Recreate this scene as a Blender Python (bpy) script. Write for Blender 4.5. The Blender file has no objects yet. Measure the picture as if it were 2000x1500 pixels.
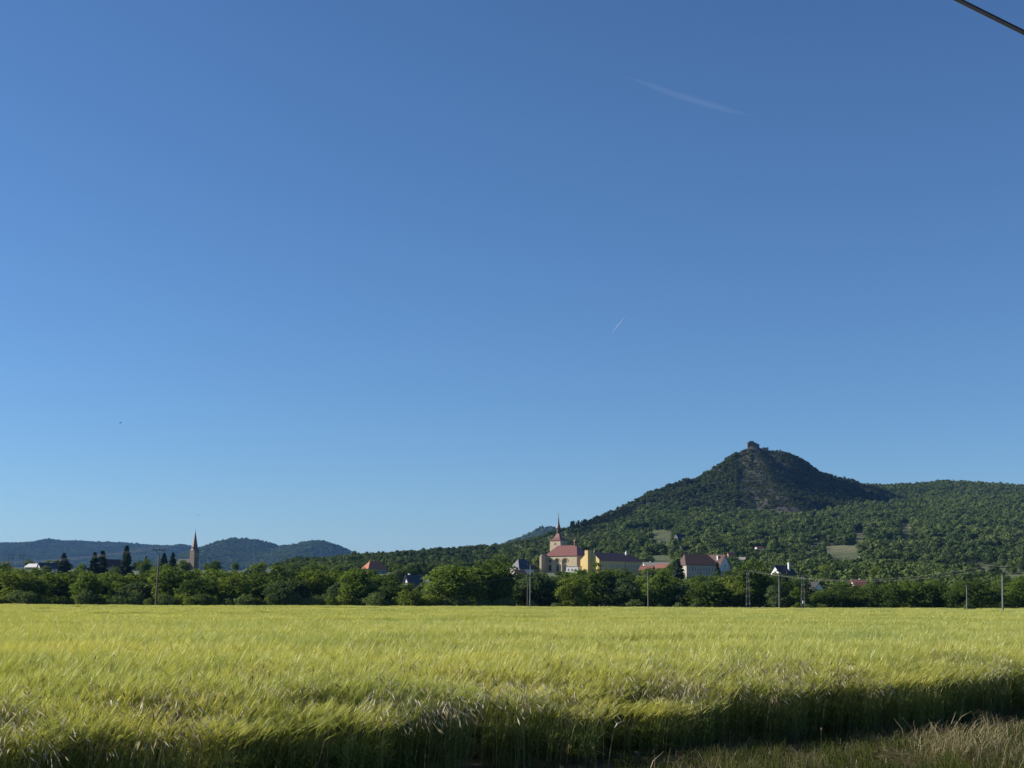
import bpy, math, random
import numpy as np
from mathutils import Vector, Matrix

random.seed(7)
RNG = np.random.default_rng(11)
SC = bpy.context.scene
COL = SC.collection
rad = math.radians

# ------------------------------------------------------------------ camera
FPX = 2600.0                                   # focal length in pixels of the 2000 px wide photograph
PITCH = math.atan(417.0 / FPX)
ROLL = rad(0.25)
CAM = Vector((0.0, 0.0, 1.7))
_F = Vector((0, math.cos(PITCH), math.sin(PITCH)))
_R0 = Vector((1, 0, 0)); _U0 = Vector((0, -math.sin(PITCH), math.cos(PITCH)))
_R = _R0 * math.cos(ROLL) + _U0 * math.sin(ROLL)
_U = _U0 * math.cos(ROLL) - _R0 * math.sin(ROLL)
cd = bpy.data.cameras.new('camera'); cam = bpy.data.objects.new('camera', cd); COL.objects.link(cam)
cam.matrix_world = Matrix(((_R.x, _U.x, -_F.x, CAM.x), (_R.y, _U.y, -_F.y, CAM.y), (_R.z, _U.z, -_F.z, CAM.z), (0, 0, 0, 1)))
cd.sensor_width = 36.0; cd.lens = 36.0 * FPX / 2000.0
cd.clip_start = 0.1; cd.clip_end = 90000.0
SC.camera = cam

# ------------------------------------------------------------------ sky, sun, exposure
SUN_AZ, SUN_EL = rad(80), rad(25)              # the sun stands to the left, slightly in front of the camera
S = Vector((-math.sin(SUN_AZ) * math.cos(SUN_EL), math.cos(SUN_AZ) * math.cos(SUN_EL), math.sin(SUN_EL)))
W = bpy.data.worlds.new('World'); SC.world = W; W.use_nodes = True
wn = W.node_tree.nodes; wl = W.node_tree.links
sky = wn.new('ShaderNodeTexSky'); sky.sky_type = 'NISHITA'; sky.sun_disc = False
sky.sun_elevation = SUN_EL; sky.sun_rotation = -SUN_AZ
sky.altitude = 250; sky.air_density = 1.0; sky.dust_density = 0.0; sky.ozone_density = 8.0
bg = wn['Background']; bg.inputs['Strength'].default_value = 0.077
wl.new(sky.outputs['Color'], bg.inputs['Color'])
sl = bpy.data.lights.new('sun', 'SUN'); sl.energy = 5.0; sl.angle = rad(0.5); sl.color = (1.0, 0.92, 0.80)
so = bpy.data.objects.new('sun', sl); COL.objects.link(so)
so.rotation_euler = S.to_track_quat('Z', 'Y').to_euler(); so.location = (-60, 20, 60)
SC.view_settings.view_transform = 'Standard'; SC.view_settings.look = 'None'
SC.view_settings.exposure = 0.6; SC.view_settings.gamma = 1.0; SC.view_settings.use_curve_mapping = False
SC.cycles.use_denoising = True
SC.cycles.max_bounces = 6; SC.cycles.transparent_max_bounces = 12; SC.cycles.volume_bounces = 0
SC.cycles.diffuse_bounces = 3; SC.cycles.transmission_bounces = 4

def P(px, py, d):
    """point at ground distance d (metres along +Y) that photograph pixel px, py shows"""
    v = _F + _R * ((px - 1000) / FPX) + _U * ((750 - py) / FPX)
    return CAM + v * (d / v.y)

def proj(X, Y, Z):
    X = np.asarray(X, float); Y = np.asarray(Y, float); Z = np.asarray(Z, float) - CAM.z
    f = X * _F.x + Y * _F.y + Z * _F.z
    return (1000 + FPX * (X * _R.x + Y * _R.y + Z * _R.z) / f,
            750 - FPX * (X * _U.x + Y * _U.y + Z * _U.z) / f)

# ------------------------------------------------------------------ noise and terrain
_perm = np.random.default_rng(3).random((512, 512))
def vnoise(x, y):
    x = np.asarray(x, float); y = np.asarray(y, float)
    xi = np.floor(x).astype(int); yi = np.floor(y).astype(int)
    fx = x - xi; fy = y - yi
    fx = fx * fx * (3 - 2 * fx); fy = fy * fy * (3 - 2 * fy)
    a = _perm[xi % 512, yi % 512]; b = _perm[(xi + 1) % 512, yi % 512]
    c = _perm[xi % 512, (yi + 1) % 512]; d = _perm[(xi + 1) % 512, (yi + 1) % 512]
    return (a * (1 - fx) + b * fx) * (1 - fy) + (c * (1 - fx) + d * fx) * fy
def fbm(x, y, o=4, g=0.5):
    s = 0; a = 1; t = 0
    for i in range(o):
        s = s + a * vnoise(x * 2 ** i + 17.3 * i, y * 2 ** i + 9.1 * i); t += a; a *= g
    return s / t
def sstep(a, b, x):
    t = np.clip((np.asarray(x, float) - a) / (b - a), 0, 1); return t * t * (3 - 2 * t)

def edge_y(X):                                  # front edge of the barley
    X = np.asarray(X, float)
    return 13.35 + 0.96 * X + 1.1 * (fbm(X * 0.35 + 5, X * 0 + 2, 3) - 0.5)
FIELD_END = 281.0
def G(X, Y):
    X = np.asarray(X, float); Y = np.asarray(Y, float)
    z = -1.2 * np.clip((Y - 15) / 255, 0, 1)
    z = z - 0.5 * sstep(282, 300, Y)
    z = z + 18.7 * sstep(350, 860, Y)
    z = z + 0.10 * (fbm(X * 0.5, Y * 0.5, 3) - 0.5) * (1 - sstep(30, 60, Y))
    return z

# ------------------------------------------------------------------ small mesh toolkit
def new_mesh(name, verts, faces, mats, mi=None, smooth=False):
    me = bpy.data.meshes.new(name)
    verts = np.asarray(verts, dtype=np.float32).reshape(-1, 3)
    if isinstance(faces, np.ndarray):
        k = faces.shape[1]; n = faces.shape[0]
        me.vertices.add(len(verts)); me.vertices.foreach_set('co', verts.ravel())
        me.loops.add(n * k); me.loops.foreach_set('vertex_index', faces.astype(np.int32).ravel())
        me.polygons.add(n)
        me.polygons.foreach_set('loop_start', np.arange(0, n * k, k, dtype=np.int32))
        me.polygons.foreach_set('loop_total', np.full(n, k, dtype=np.int32))
    else:
        me.from_pydata([tuple(v) for v in verts.tolist()], [], faces)
    for m in (mats if isinstance(mats, (list, tuple)) else [mats]):
        me.materials.append(m)
    if mi is not None: me.polygons.foreach_set('material_index', np.asarray(mi, dtype=np.int32))
    me.update(calc_edges=True); me.validate(verbose=False)
    if smooth: me.polygons.foreach_set('use_smooth', np.ones(len(me.polygons), dtype=bool))
    return me

def link(name, data, parent=None, loc=None):
    o = bpy.data.objects.new(name, data); COL.objects.link(o)
    if parent is not None: o.parent = parent
    if loc is not None: o.location = loc
    return o
def tag(o, label=None, cat=None, group=None, kind=None):
    if label: o['label'] = label
    if cat: o['category'] = cat
    if group: o['group'] = group
    if kind: o['kind'] = kind
    return o
def empty(name, loc, rz=0.0):
    o = link(name, None, None, loc); o.rotation_euler = (0, 0, rz); o.empty_display_size = 0.5
    return o

class MB:
    """collects shapes into one mesh"""
    def __init__(s): s.v = []; s.f = []
    def add(s, v, f):
        b = len(s.v); s.v += [tuple(p) for p in v]; s.f += [tuple(i + b for i in q) for q in f]; return s
    def box(s, x0, x1, y0, y1, z0, z1):
        return s.add([(x0, y0, z0), (x1, y0, z0), (x1, y1, z0), (x0, y1, z0), (x0, y0, z1), (x1, y0, z1), (x1, y1, z1), (x0, y1, z1)],
                     [(3, 2, 1, 0), (4, 5, 6, 7), (0, 1, 5, 4), (1, 2, 6, 5), (2, 3, 7, 6), (3, 0, 4, 7)])
    def tube(s, pts, rads, n=8, cap=True):
        pts = [Vector(p) for p in pts]
        if not isinstance(rads, (list, tuple)): rads = [rads] * len(pts)
        b = len(s.v)
        for i, p in enumerate(pts):
            t = (pts[min(i + 1, len(pts) - 1)] - pts[max(i - 1, 0)]).normalized()
            a = t.orthogonal().normalized() if abs(t.z) > 0.9 else Vector((0, 0, 1)).cross(t).normalized()
            c = t.cross(a)
            for k in range(n):
                w = 2 * math.pi * k / n
                s.v.append(tuple(p + a * (rads[i] * math.cos(w)) + c * (rads[i] * math.sin(w))))
        for i in range(len(pts) - 1):
            for k in range(n):
                k2 = (k + 1) % n
                s.f.append((b + i * n + k, b + i * n + k2, b + (i + 1) * n + k2, b + (i + 1) * n + k))
        if cap:
            s.f.append(tuple(b + k for k in range(n))[::-1]); e = b + (len(pts) - 1) * n
            s.f.append(tuple(e + k for k in range(n)))
        return s
    def lathe(s, prof, n=8, c=(0, 0), rot=0.0):
        b = len(s.v)
        for r, z in prof:
            for k in range(n):
                w = rot + 2 * math.pi * k / n
                s.v.append((c[0] + r * math.cos(w), c[1] + r * math.sin(w), z))
        for i in range(len(prof) - 1):
            for k in range(n):
                k2 = (k + 1) % n
                s.f.append((b + i * n + k, b + i * n + k2, b + (i + 1) * n + k2, b + (i + 1) * n + k))
        s.f.append(tuple(b + k for k in range(n))[::-1]); e = b + (len(prof) - 1) * n
        s.f.append(tuple(e + k for k in range(n)))
        return s
    def build(s, name, mat, parent=None, smooth=False):
        return link(name, new_mesh(name, s.v, s.f, mat, smooth=smooth), parent)

# ------------------------------------------------------------------ materials
def nt(name):
    m = bpy.data.materials.new(name); m.use_nodes = True
    n = m.node_tree.nodes; n.clear()
    return m, n, m.node_tree.links
def N(n, t, **kw):
    o = n.new(t)
    for k, v in kw.items():
        if k.startswith('i_'): o.inputs[k[2:].replace('_', ' ')].default_value = v
        else: setattr(o, k, v)
    return o
def ramp(n, stops):
    r = n.new('ShaderNodeValToRGB'); e = r.color_ramp.elements
    while len(e) < len(stops): e.new(0.5)
    for q, (p, c) in zip(e, stops): q.position = p; q.color = (c[0], c[1], c[2], 1)
    return r

def plain(name, c, rough=0.8, var=0.18, scale=1.2, bump=0.25, metal=0.0, detail=6.0, stretch=(1, 1, 1)):
    m, n, l = nt(name)
    out = N(n, 'ShaderNodeOutputMaterial'); b = N(n, 'ShaderNodeBsdfPrincipled'); l.new(b.outputs[0], out.inputs[0])
    b.inputs['Roughness'].default_value = rough; b.inputs['Metallic'].default_value = metal
    tc = N(n, 'ShaderNodeTexCoord'); mp = N(n, 'ShaderNodeMapping'); mp.inputs['Scale'].default_value = stretch
    l.new(tc.outputs['Object'], mp.inputs[0])
    no = N(n, 'ShaderNodeTexNoise', i_Scale=scale, i_Detail=detail, i_Roughness=0.65); l.new(mp.outputs[0], no.inputs['Vector'])
    lo = [x * (1 - var) for x in c]; hi = [min(1, x * (1 + var)) for x in c]
    r = ramp(n, [(0.3, lo), (0.7, hi)]); l.new(no.outputs['Fac'], r.inputs[0]); l.new(r.outputs[0], b.inputs['Base Color'])
    if bump:
        bp = N(n, 'ShaderNodeBump', i_Strength=bump, i_Distance=0.05); l.new(no.outputs['Fac'], bp.inputs['Height']); l.new(bp.outputs[0], b.inputs['Normal'])
    return m

def leafy(name, c1, c2, trans=0.35, scale=0.45, stretch=(1, 1, 1), objvar=0.35, world=False, gloss=0.0):
    """foliage: two-sided diffuse and translucent, hue drifts through the crown and from plant to plant"""
    m, n, l = nt(name)
    out = N(n, 'ShaderNodeOutputMaterial')
    geo = N(n, 'ShaderNodeNewGeometry'); tc = N(n, 'ShaderNodeTexCoord')
    mp = N(n, 'ShaderNodeMapping'); mp.inputs['Scale'].default_value = stretch
    l.new(geo.outputs['Position'], mp.inputs[0])
    no = N(n, 'ShaderNodeTexNoise', i_Scale=scale, i_Detail=5.0, i_Roughness=0.6); l.new(mp.outputs[0], no.inputs['Vector'])
    oi = N(n, 'ShaderNodeObjectInfo')
    ma = N(n, 'ShaderNodeMath', operation='MULTIPLY_ADD'); ma.inputs[1].default_value = objvar; l.new(oi.outputs['Random'], ma.inputs[0])
    l.new(no.outputs['Fac'], ma.inputs[2])
    r = ramp(n, [(0.38, c1), (0.62 + objvar, c2)]); l.new(ma.outputs[0], r.inputs[0])
    d = N(n, 'ShaderNodeBsdfDiffuse'); t = N(n, 'ShaderNodeBsdfTranslucent'); mx = N(n, 'ShaderNodeMixShader'); mx.inputs[0].default_value = trans
    l.new(r.outputs[0], d.inputs[0]); 
    tcx = N(n, 'ShaderNodeMixRGB', blend_type='MULTIPLY'); tcx.inputs[0].default_value = 1.0; tcx.inputs[2].default_value = (1.12, 1.05, 0.62, 1)
    l.new(r.outputs[0], tcx.inputs[1]); l.new(tcx.outputs[0], t.inputs[0])
    l.new(d.outputs[0], mx.inputs[1]); l.new(t.outputs[0], mx.inputs[2])
    if gloss:
        g = N(n, 'ShaderNodeBsdfGlossy', i_Roughness=0.42); m2 = N(n, 'ShaderNodeMixShader'); m2.inputs[0].default_value = gloss
        g.inputs[0].default_value = (0.9, 0.9, 0.85, 1)
        l.new(mx.outputs[0], m2.inputs[1]); l.new(g.outputs[0], m2.inputs[2]); l.new(m2.outputs[0], out.inputs[0])
    else:
        l.new(mx.outputs[0], out.inputs[0])
    return m

M = {}
M['leaf'] = [leafy('leaf_green', (0.076, 0.127, 0.026), (0.165, 0.233, 0.052), trans=0.5),
             leafy('leaf_dark', (0.053, 0.091, 0.026), (0.113, 0.166, 0.044), trans=0.5),
             leafy('leaf_yellowish', (0.105, 0.153, 0.032), (0.204, 0.257, 0.056), trans=0.5),
             leafy('leaf_bluish', (0.066, 0.109, 0.047), (0.128, 0.176, 0.081), trans=0.5)]
M['needle'] = leafy('needle', (0.034, 0.056, 0.032), (0.066, 0.099, 0.052), trans=0.12)
M['bush'] = leafy('bush_leaf', (0.090, 0.132, 0.044), (0.171, 0.222, 0.081))
M['wood_leaf'] = leafy('wood_leaf', (0.037, 0.068, 0.025), (0.163, 0.209, 0.066), scale=0.012, objvar=0.36, trans=0.2)
M['scrub_leaf'] = leafy('scrub_leaf', (0.047, 0.068, 0.032), (0.095, 0.127, 0.052), scale=0.03, objvar=0.5)
M['bark'] = plain('bark', (0.075, 0.058, 0.043), 0.95, 0.35, 3.0, 0.6, stretch=(1, 1, 0.2))
M['barley_stem'] = leafy('barley_stem', (0.122, 0.172, 0.045), (0.265, 0.305, 0.085), trans=0.35, scale=0.5, objvar=0.3, gloss=0.03)
M['barley_ear'] = leafy('barley_ear', (0.330, 0.402, 0.105), (0.605, 0.588, 0.155), trans=0.42, scale=0.32, stretch=(0.35, 1, 1), objvar=0.22, gloss=0.04)
M['brome'] = leafy('brome', (0.32, 0.28, 0.20), (0.64, 0.59, 0.46), trans=0.35, scale=0.8, objvar=0.3, gloss=0.02)
M['brome_dark'] = leafy('brome_dark', (0.10, 0.070, 0.050), (0.22, 0.165, 0.12), trans=0.25, scale=0.8)
M['brome_stem'] = leafy('brome_stem', (0.13, 0.15, 0.06), (0.30, 0.27, 0.14), trans=0.3, scale=0.8)
M['verge_green'] = leafy('verge_green', (0.045, 0.068, 0.018), (0.115, 0.135, 0.040), trans=0.3, scale=0.9)
M['straw'] = leafy('straw', (0.105, 0.082, 0.046), (0.28, 0.225, 0.13), trans=0.25, scale=1.2, gloss=0.03)
M['straw_pale'] = leafy('straw_pale', (0.26, 0.225, 0.125), (0.46, 0.40, 0.245), trans=0.25, scale=1.2)
M['soil'] = plain('soil', (0.105, 0.078, 0.050), 1.0, 0.4, 2.2, 0.9)
M['meadow'] = plain('meadow', (0.085, 0.120, 0.035), 1.0, 0.35, 0.02, 0.0)
M['conc'] = plain('pole_concrete', (0.15, 0.147, 0.138), 0.85, 0.15, 2.0, 0.2)
M['pole_wood'] = plain('pole_wood', (0.085, 0.070, 0.058), 0.9, 0.25, 3.0, 0.3, stretch=(1, 1, .1))
M['steel'] = plain('galvanised_steel', (0.13, 0.135, 0.14), 0.55, 0.15, 6.0, 0.0, metal=0.3)
M['darksteel'] = plain('painted_steel', (0.06, 0.06, 0.065), 0.6, 0.15, 6.0, 0.0)
M['wire'] = plain('aluminium_wire', (0.22, 0.22, 0.23), 0.45, 0.05, 1.0, 0.0, metal=0.5)
M['wiredark'] = plain('old_wire', (0.035, 0.035, 0.038), 0.6, 0.05, 1.0, 0.0)
M['rubber'] = plain('black_cable', (0.018, 0.018, 0.020), 0.5, 0.2, 30.0, 0.1)
M['porcelain'] = plain('insulator', (0.10, 0.055, 0.04), 0.3, 0.1, 5, 0.0)
M['stone'] = plain('church_plaster', (0.46, 0.385, 0.26), 0.92, 0.16, 0.55, 0.2)
M['stone_trim'] = plain('sandstone_trim', (0.40, 0.31, 0.21), 0.9, 0.15, 1.5, 0.2)
M['stone_old'] = plain('weathered_sandstone', (0.15, 0.118, 0.092), 0.9, 0.2, 1.0, 0.25)
M['redroof'] = plain('red_sheet_roof', (0.185, 0.072, 0.058), 0.55, 0.14, 0.6, 0.1, stretch=(4, .4, .4))
M['copper'] = plain('brown_metal_roof', (0.135, 0.062, 0.050), 0.5, 0.2, 0.9, 0.1)
M['yellow'] = plain('yellow_plaster', (0.52, 0.395, 0.165), 0.92, 0.10, 0.5, 0.15)
M['tile_brown'] = plain('brown_tiles', (0.270, 0.112, 0.080), 0.85, 0.25, 1.6, 0.4)
M['tile_dark'] = plain('dark_brown_tiles', (0.085, 0.045, 0.036), 0.85, 0.25, 1.6, 0.4)
M['tile_orange'] = plain('orange_tiles', (0.36, 0.135, 0.070), 0.85, 0.22, 1.6, 0.4)
M['tile_red'] = plain('red_tiles', (0.22, 0.085, 0.060), 0.85, 0.25, 1.6, 0.4)
M['slate'] = plain('dark_slate', (0.045, 0.050, 0.062), 0.6, 0.25, 1.6, 0.3)
M['blackroof'] = plain('black_tiles', (0.028, 0.027, 0.032), 0.7, 0.25, 1.6, 0.3)
M['white'] = plain('white_plaster', (0.64, 0.63, 0.60), 0.92, 0.06, 0.7, 0.1)
M['grey'] = plain('grey_plaster', (0.33, 0.305, 0.25), 0.92, 0.12, 0.6, 0.15)
M['glass'] = plain('window_glass', (0.030, 0.036, 0.045), 0.12, 0.3, 0.5, 0.0)
M['frame'] = plain('window_frame', (0.62, 0.60, 0.56), 0.7, 0.05, 3, 0.0)
M['darkwood'] = plain('dark_wood', (0.06, 0.04, 0.03), 0.8, 0.2, 3, 0.1)
M['ruin'] = plain('basalt_masonry', (0.125, 0.110, 0.098), 0.95, 0.35, 0.5, 0.8)
M['gold'] = plain('gilded_metal', (0.55, 0.40, 0.12), 0.35, 0.1, 3, 0.0, metal=0.8)
M['bird'] = plain('dark_feathers', (0.03, 0.03, 0.035), 0.8, 0.2, 8, 0.0)

# ------------------------------------------------------------------ ground sheet and field
def grid(name, xs, ys, zf, mat, smooth=True):
    X, Y = np.meshgrid(xs, ys); Z = zf(X, Y)
    v = np.stack([X, Y, Z], -1).reshape(-1, 3); nx = len(xs); ny = len(ys)
    i = np.arange((ny - 1) * (nx - 1)); r = i // (nx - 1); c = i % (nx - 1); a = r * nx + c
    f = np.stack([a, a + 1, a + nx + 1, a + nx], -1)
    return new_mesh(name, v, f, mat, smooth=smooth)
def lines(*segs):
    o = []
    for a, b, n in segs: o += list(np.linspace(a, b, n, endpoint=False))
    return np.array(o + [segs[-1][1]])
xs = lines((-5900, -600, 20), (-600, -60, 36), (-60, -16, 44), (-16, 24, 160), (24, 60, 36), (60, 600, 36), (600, 5900, 20))
ys = lines((-700, -10, 12), (-10, 5, 20), (5, 34, 116), (34, 60, 40), (60, 300, 80), (300, 900, 100), (900, 3000, 40), (3000, 12900, 30))
# ground: mown verge near by, meadow farther away, decided by real place
def ground_mat():
    m, n, l = nt('ground_soil_and_grass')
    out = N(n, 'ShaderNodeOutputMaterial'); b = N(n, 'ShaderNodeBsdfPrincipled', i_Roughness=1.0); l.new(b.outputs[0], out.inputs[0])
    g = N(n, 'ShaderNodeNewGeometry')
    n1 = N(n, 'ShaderNodeTexNoise', i_Scale=1.7, i_Detail=8.0, i_Roughness=0.7); l.new(g.outputs['Position'], n1.inputs['Vector'])
    r1 = ramp(n, [(0.3, (0.045, 0.034, 0.022)), (0.5, (0.085, 0.065, 0.042)), (0.72, (0.16, 0.125, 0.078))]); l.new(n1.outputs['Fac'], r1.inputs[0])
    n2 = N(n, 'ShaderNodeTexNoise', i_Scale=0.03, i_Detail=8.0, i_Roughness=0.7); l.new(g.outputs['Position'], n2.inputs['Vector'])
    r2 = ramp(n, [(0.3, (0.060, 0.085, 0.026)), (0.7, (0.125, 0.150, 0.050))]); l.new(n2.outputs['Fac'], r2.inputs[0])
    sx = N(n, 'ShaderNodeSeparateXYZ'); l.new(g.outputs['Position'], sx.inputs[0])
    mr = N(n, 'ShaderNodeMapRange'); mr.inputs[1].default_value = 60; mr.inputs[2].default_value = 120; l.new(sx.outputs['Y'], mr.inputs[0])
    mx = N(n, 'ShaderNodeMixRGB'); l.new(mr.outputs[0], mx.inputs[0]); l.new(r1.outputs[0], mx.inputs[1]); l.new(r2.outputs[0], mx.inputs[2])
    l.new(mx.outputs[0], b.inputs['Base Color'])
    bp = N(n, 'ShaderNodeBump', i_Strength=0.8, i_Distance=0.04); l.new(n1.outputs['Fac'], bp.inputs['Height']); l.new(bp.outputs[0], b.inputs['Normal'])
    return m
tag(link('ground', grid('ground', xs, ys, G, ground_mat())), kind='structure')

# bare field soil under the crop, 2 cm above the ground sheet
t = np.linspace(0, 1, 240) ** 2.0
V = []; Fc = []
xe = np.linspace(-14, 60, 150)
for i, x0 in enumerate(xe):
    y0 = float(edge_y(x0)) + 0.15
    for k, tt in enumerate(t[:]):
        Y = y0 + (FIELD_END - y0) * tt
        wid = (x0 - 8) * (1 + 4.5 * tt) + 8
        V.append((wid, Y, 0))
V = np.array(V); V[:, 2] = G(V[:, 0], V[:, 1]) + 0.02
i = np.arange((len(xe) - 1) * (len(t) - 1)); r = i // (len(t) - 1); c = i % (len(t) - 1); a = r * len(t) + c
tag(link('field_soil', new_mesh('field_soil', V, np.stack([a, a + len(t), a + len(t) + 1, a + 1], -1), M['soil'], smooth=True)), kind='structure')

# ------------------------------------------------------------------ the hill
SKY = [(560, 1102, 1080), (600, 1097, 1100), (650, 1090, 1150), (690, 1084, 1180), (750, 1079, 1220), (800, 1073, 1260), (850, 1069, 1290), (900, 1065, 1320),
       (950, 1061, 1350), (1000, 1054, 1390), (1050, 1045, 1430), (1100, 1032, 1480), (1150, 1023, 1540), (1200, 1009, 1600), (1250, 992, 1690),
       (1300, 975, 1790), (1350, 968, 1900), (1420, 962, 2050), (1500, 958, 2180), (1600, 955, 2280), (1660, 950, 2320), (1700, 948, 2350), (1740, 949, 2370),
       (1800, 945, 2400), (1850, 942, 2420), (1900, 943, 2430), (1950, 946, 2430), (2000, 947, 2430), (2150, 950, 2430), (2400, 965, 2400), (2900, 1010, 2300)]
_w = [P(*q) for q in SKY]
SU = np.array([p.x / p.y for p in _w]); SD = np.array([p.y for p in _w]); SZ = np.array([p.z for p in _w]) - 4.0
PK = P(1470, 865, 1900)
FAC = [(-0.70, 0.02), (-0.24, -0.54), (0.47, -0.54), (0.52, -0.42), (0.37, 0.03), (0.25, 0.26), (-0.3, 0.5)]
def hill_parts(X, Y):
    X = np.asarray(X, float); Y = np.asarray(Y, float)
    u = X / Y
    dr = np.interp(u, SU, SD); zr = np.interp(u, SU, SZ)
    d0 = 846.0; zf = 16.9
    tt = (Y - d0) / (dr - d0)
    sh = np.where(tt < 1, 0.78 * np.clip(tt, 0, 1) + 0.22 * np.clip(tt, 0, 1) ** 2, 1 - 0.5 * (tt - 1) ** 2 - .12 * (tt - 1))
    z = zf + (zr - zf) * sh
    amp = np.clip(tt, 0, 1) * (1 - 0.75 * sstep(0.75, 1.0, tt))
    z = z + amp * 30 * (fbm(X / 190 + 3, Y / 150 + 8, 4) - 0.5)
    z = z + amp * 6 * (fbm(X / 60, Y / 40 + 4, 3) - 0.5)
    z = np.where(u < SU[0], z - (SU[0] - u) * 400, z)
    z = z - 3.0 * (1 - sstep(850, 868, Y))
    dx = X - PK.x; dy = Y - PK.y
    r = np.hypot(dx, dy)
    wob = 26 * (fbm(X / 55 + 20, Y / 55 + 7, 4) - 0.5) * sstep(6, 60, r) * (1 - .6 * sstep(20, 90, dx))
    dist = np.max(np.stack([a * (dx + wob * .6) + b * (dy + wob) for a, b in FAC]), 0)
    zc = PK.z - 2 - dist * (1.0 - 0.24 * sstep(70, 210, r)) + 14 * (fbm(X / 26, Y / 22, 5, .6) - 0.5) * sstep(4, 30, r)
    # a rounded knob on the right shoulder of the top
    kx = dx - 36; ky = dy - 6
    zc = np.maximum(zc, PK.z - 12 - 0.010 * (kx * kx * .7 + ky * ky) - 0.12 * np.abs(kx))
    return z, zc
def H(X, Y):
    z, zc = hill_parts(X, Y)
    m = np.maximum(z, zc)
    k = 6.0
    h = np.clip(0.5 + 0.5 * (zc - z) / k, 0, 1)
    return np.where(np.abs(zc - z) < k, z * (1 - h) + zc * h + k * h * (1 - h), m)

def hill_mat():
    m, n, l = nt('hillside_grass_and_rock')
    out = N(n, 'ShaderNodeOutputMaterial'); b = N(n, 'ShaderNodeBsdfPrincipled', i_Roughness=1.0); l.new(b.outputs[0], out.inputs[0])
    g = N(n, 'ShaderNodeNewGeometry'); at = N(n, 'ShaderNodeAttribute', attribute_name='rock'); av = N(n, 'ShaderNodeAttribute', attribute_name='crop')
    n1 = N(n, 'ShaderNodeTexNoise', i_Scale=0.02, i_Detail=9.0, i_Roughness=0.7); l.new(g.outputs['Position'], n1.inputs['Vector'])
    r1 = ramp(n, [(0.3, (0.058, 0.078, 0.025)), (0.7, (0.120, 0.136, 0.046))]); l.new(n1.outputs['Fac'], r1.inputs[0])
    n2 = N(n, 'ShaderNodeTexNoise', i_Scale=0.07, i_Detail=10.0, i_Roughness=0.75); l.new(g.outputs['Position'], n2.inputs['Vector'])
    r2 = ramp(n, [(0.3, (0.020, 0.020, 0.019)), (0.55, (0.037, 0.034, 0.030)), (0.75, (0.078, 0.067, 0.054))]); l.new(n2.outputs['Fac'], r2.inputs[0])
    mx = N(n, 'ShaderNodeMixRGB'); l.new(at.outputs['Fac'], mx.inputs[0]); l.new(r1.outputs[0], mx.inputs[1]); l.new(r2.outputs[0], mx.inputs[2])
    r3 = ramp(n, [(0.35, (0.22, 0.21, 0.085)), (0.65, (0.33, 0.285, 0.13))]); l.new(n2.outputs['Fac'], r3.inputs[0])
    m3 = N(n, 'ShaderNodeMixRGB'); l.new(av.outputs['Fac'], m3.inputs[0]); l.new(mx.outputs[0], m3.inputs[1]); l.new(r3.outputs[0], m3.inputs[2])
    l.new(m3.outputs[0], b.inputs['Base Color'])
    bp = N(n, 'ShaderNodeBump', i_Strength=1.0, i_Distance=3.0); l.new(n2.outputs['Fac'], bp.inputs['Height']); l.new(bp.outputs[0], b.inputs['Normal'])
    return m
# clearings on the slope, given as (px, py, half width, half height, dryness)
CLEAR = [(1648, 1072, 36, 7, .9), (1622, 1059, 16, 4, .9), (1680, 1042, 14, 6, .8), (1770, 1029, 16, 6, .8), (1882, 1111, 46, 5, .75), (1975, 1117, 62, 8, .15), (1912, 1097, 18, 4, .6),
         (1290, 1042, 22, 8, .0), (1285, 1091, 26, 4, .1), (1300, 1099, 16, 5, .2), (785, 1112, 20, 6, .2), (1590, 1052, 20, 3, .5), (1780, 1113, 24, 3, .6), (1995, 1102, 14, 4, .6), (1370, 1095, 12, 4, .3), (1327, 1055, 9, 6, .2), (1346, 1071, 5, 4, .2), (1483, 1078, 7, 4, .3), (1428, 1094, 5, 4, .2), (1446, 1102, 7, 4, .2), (1537, 1087, 8, 4, .2), (1572, 1085, 5, 3, .3), (1585, 1101, 6, 3, .2), (1686, 1091, 5, 3, .2)]
def clearing(px, py):
    v = np.zeros_like(px); d = np.zeros_like(px)
    for a, b, w, h, k in CLEAR:
        q = ((px - a) / w) ** 2 + ((py - b) / h) ** 2
        inn = q < .45 + 1.1 * fbm(px / 9.0 + a, py / 3.5 + 300, 3); v = np.where(inn, 1, v); d = np.where(inn, k, d)
    return v, d
hx = np.arange(-680, 2300, 8.0); hy = np.arange(850, 3100, 8.0)
me = grid('hill', hx, hy, H, hill_mat())
XX, YY = np.meshgrid(hx, hy); za, zb = hill_parts(XX, YY)
rock = sstep(-2, 8, zb - za) * (.6 + .4 * sstep(0.26, 0.44, fbm(XX / 30 + 4, YY / 30, 4) + 0.04))
at = me.attributes.new('rock', 'FLOAT', 'POINT'); at.data.foreach_set('value', rock.ravel().astype(np.float32))
hpx, hpy = proj(XX, YY, H(XX, YY)); cl, dry = clearing(hpx.ravel(), hpy.ravel())
at = me.attributes.new('crop', 'FLOAT', 'POINT'); at.data.foreach_set('value', (cl * dry * .5).astype(np.float32))
tag(link('hill', me), kind='structure')

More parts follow.
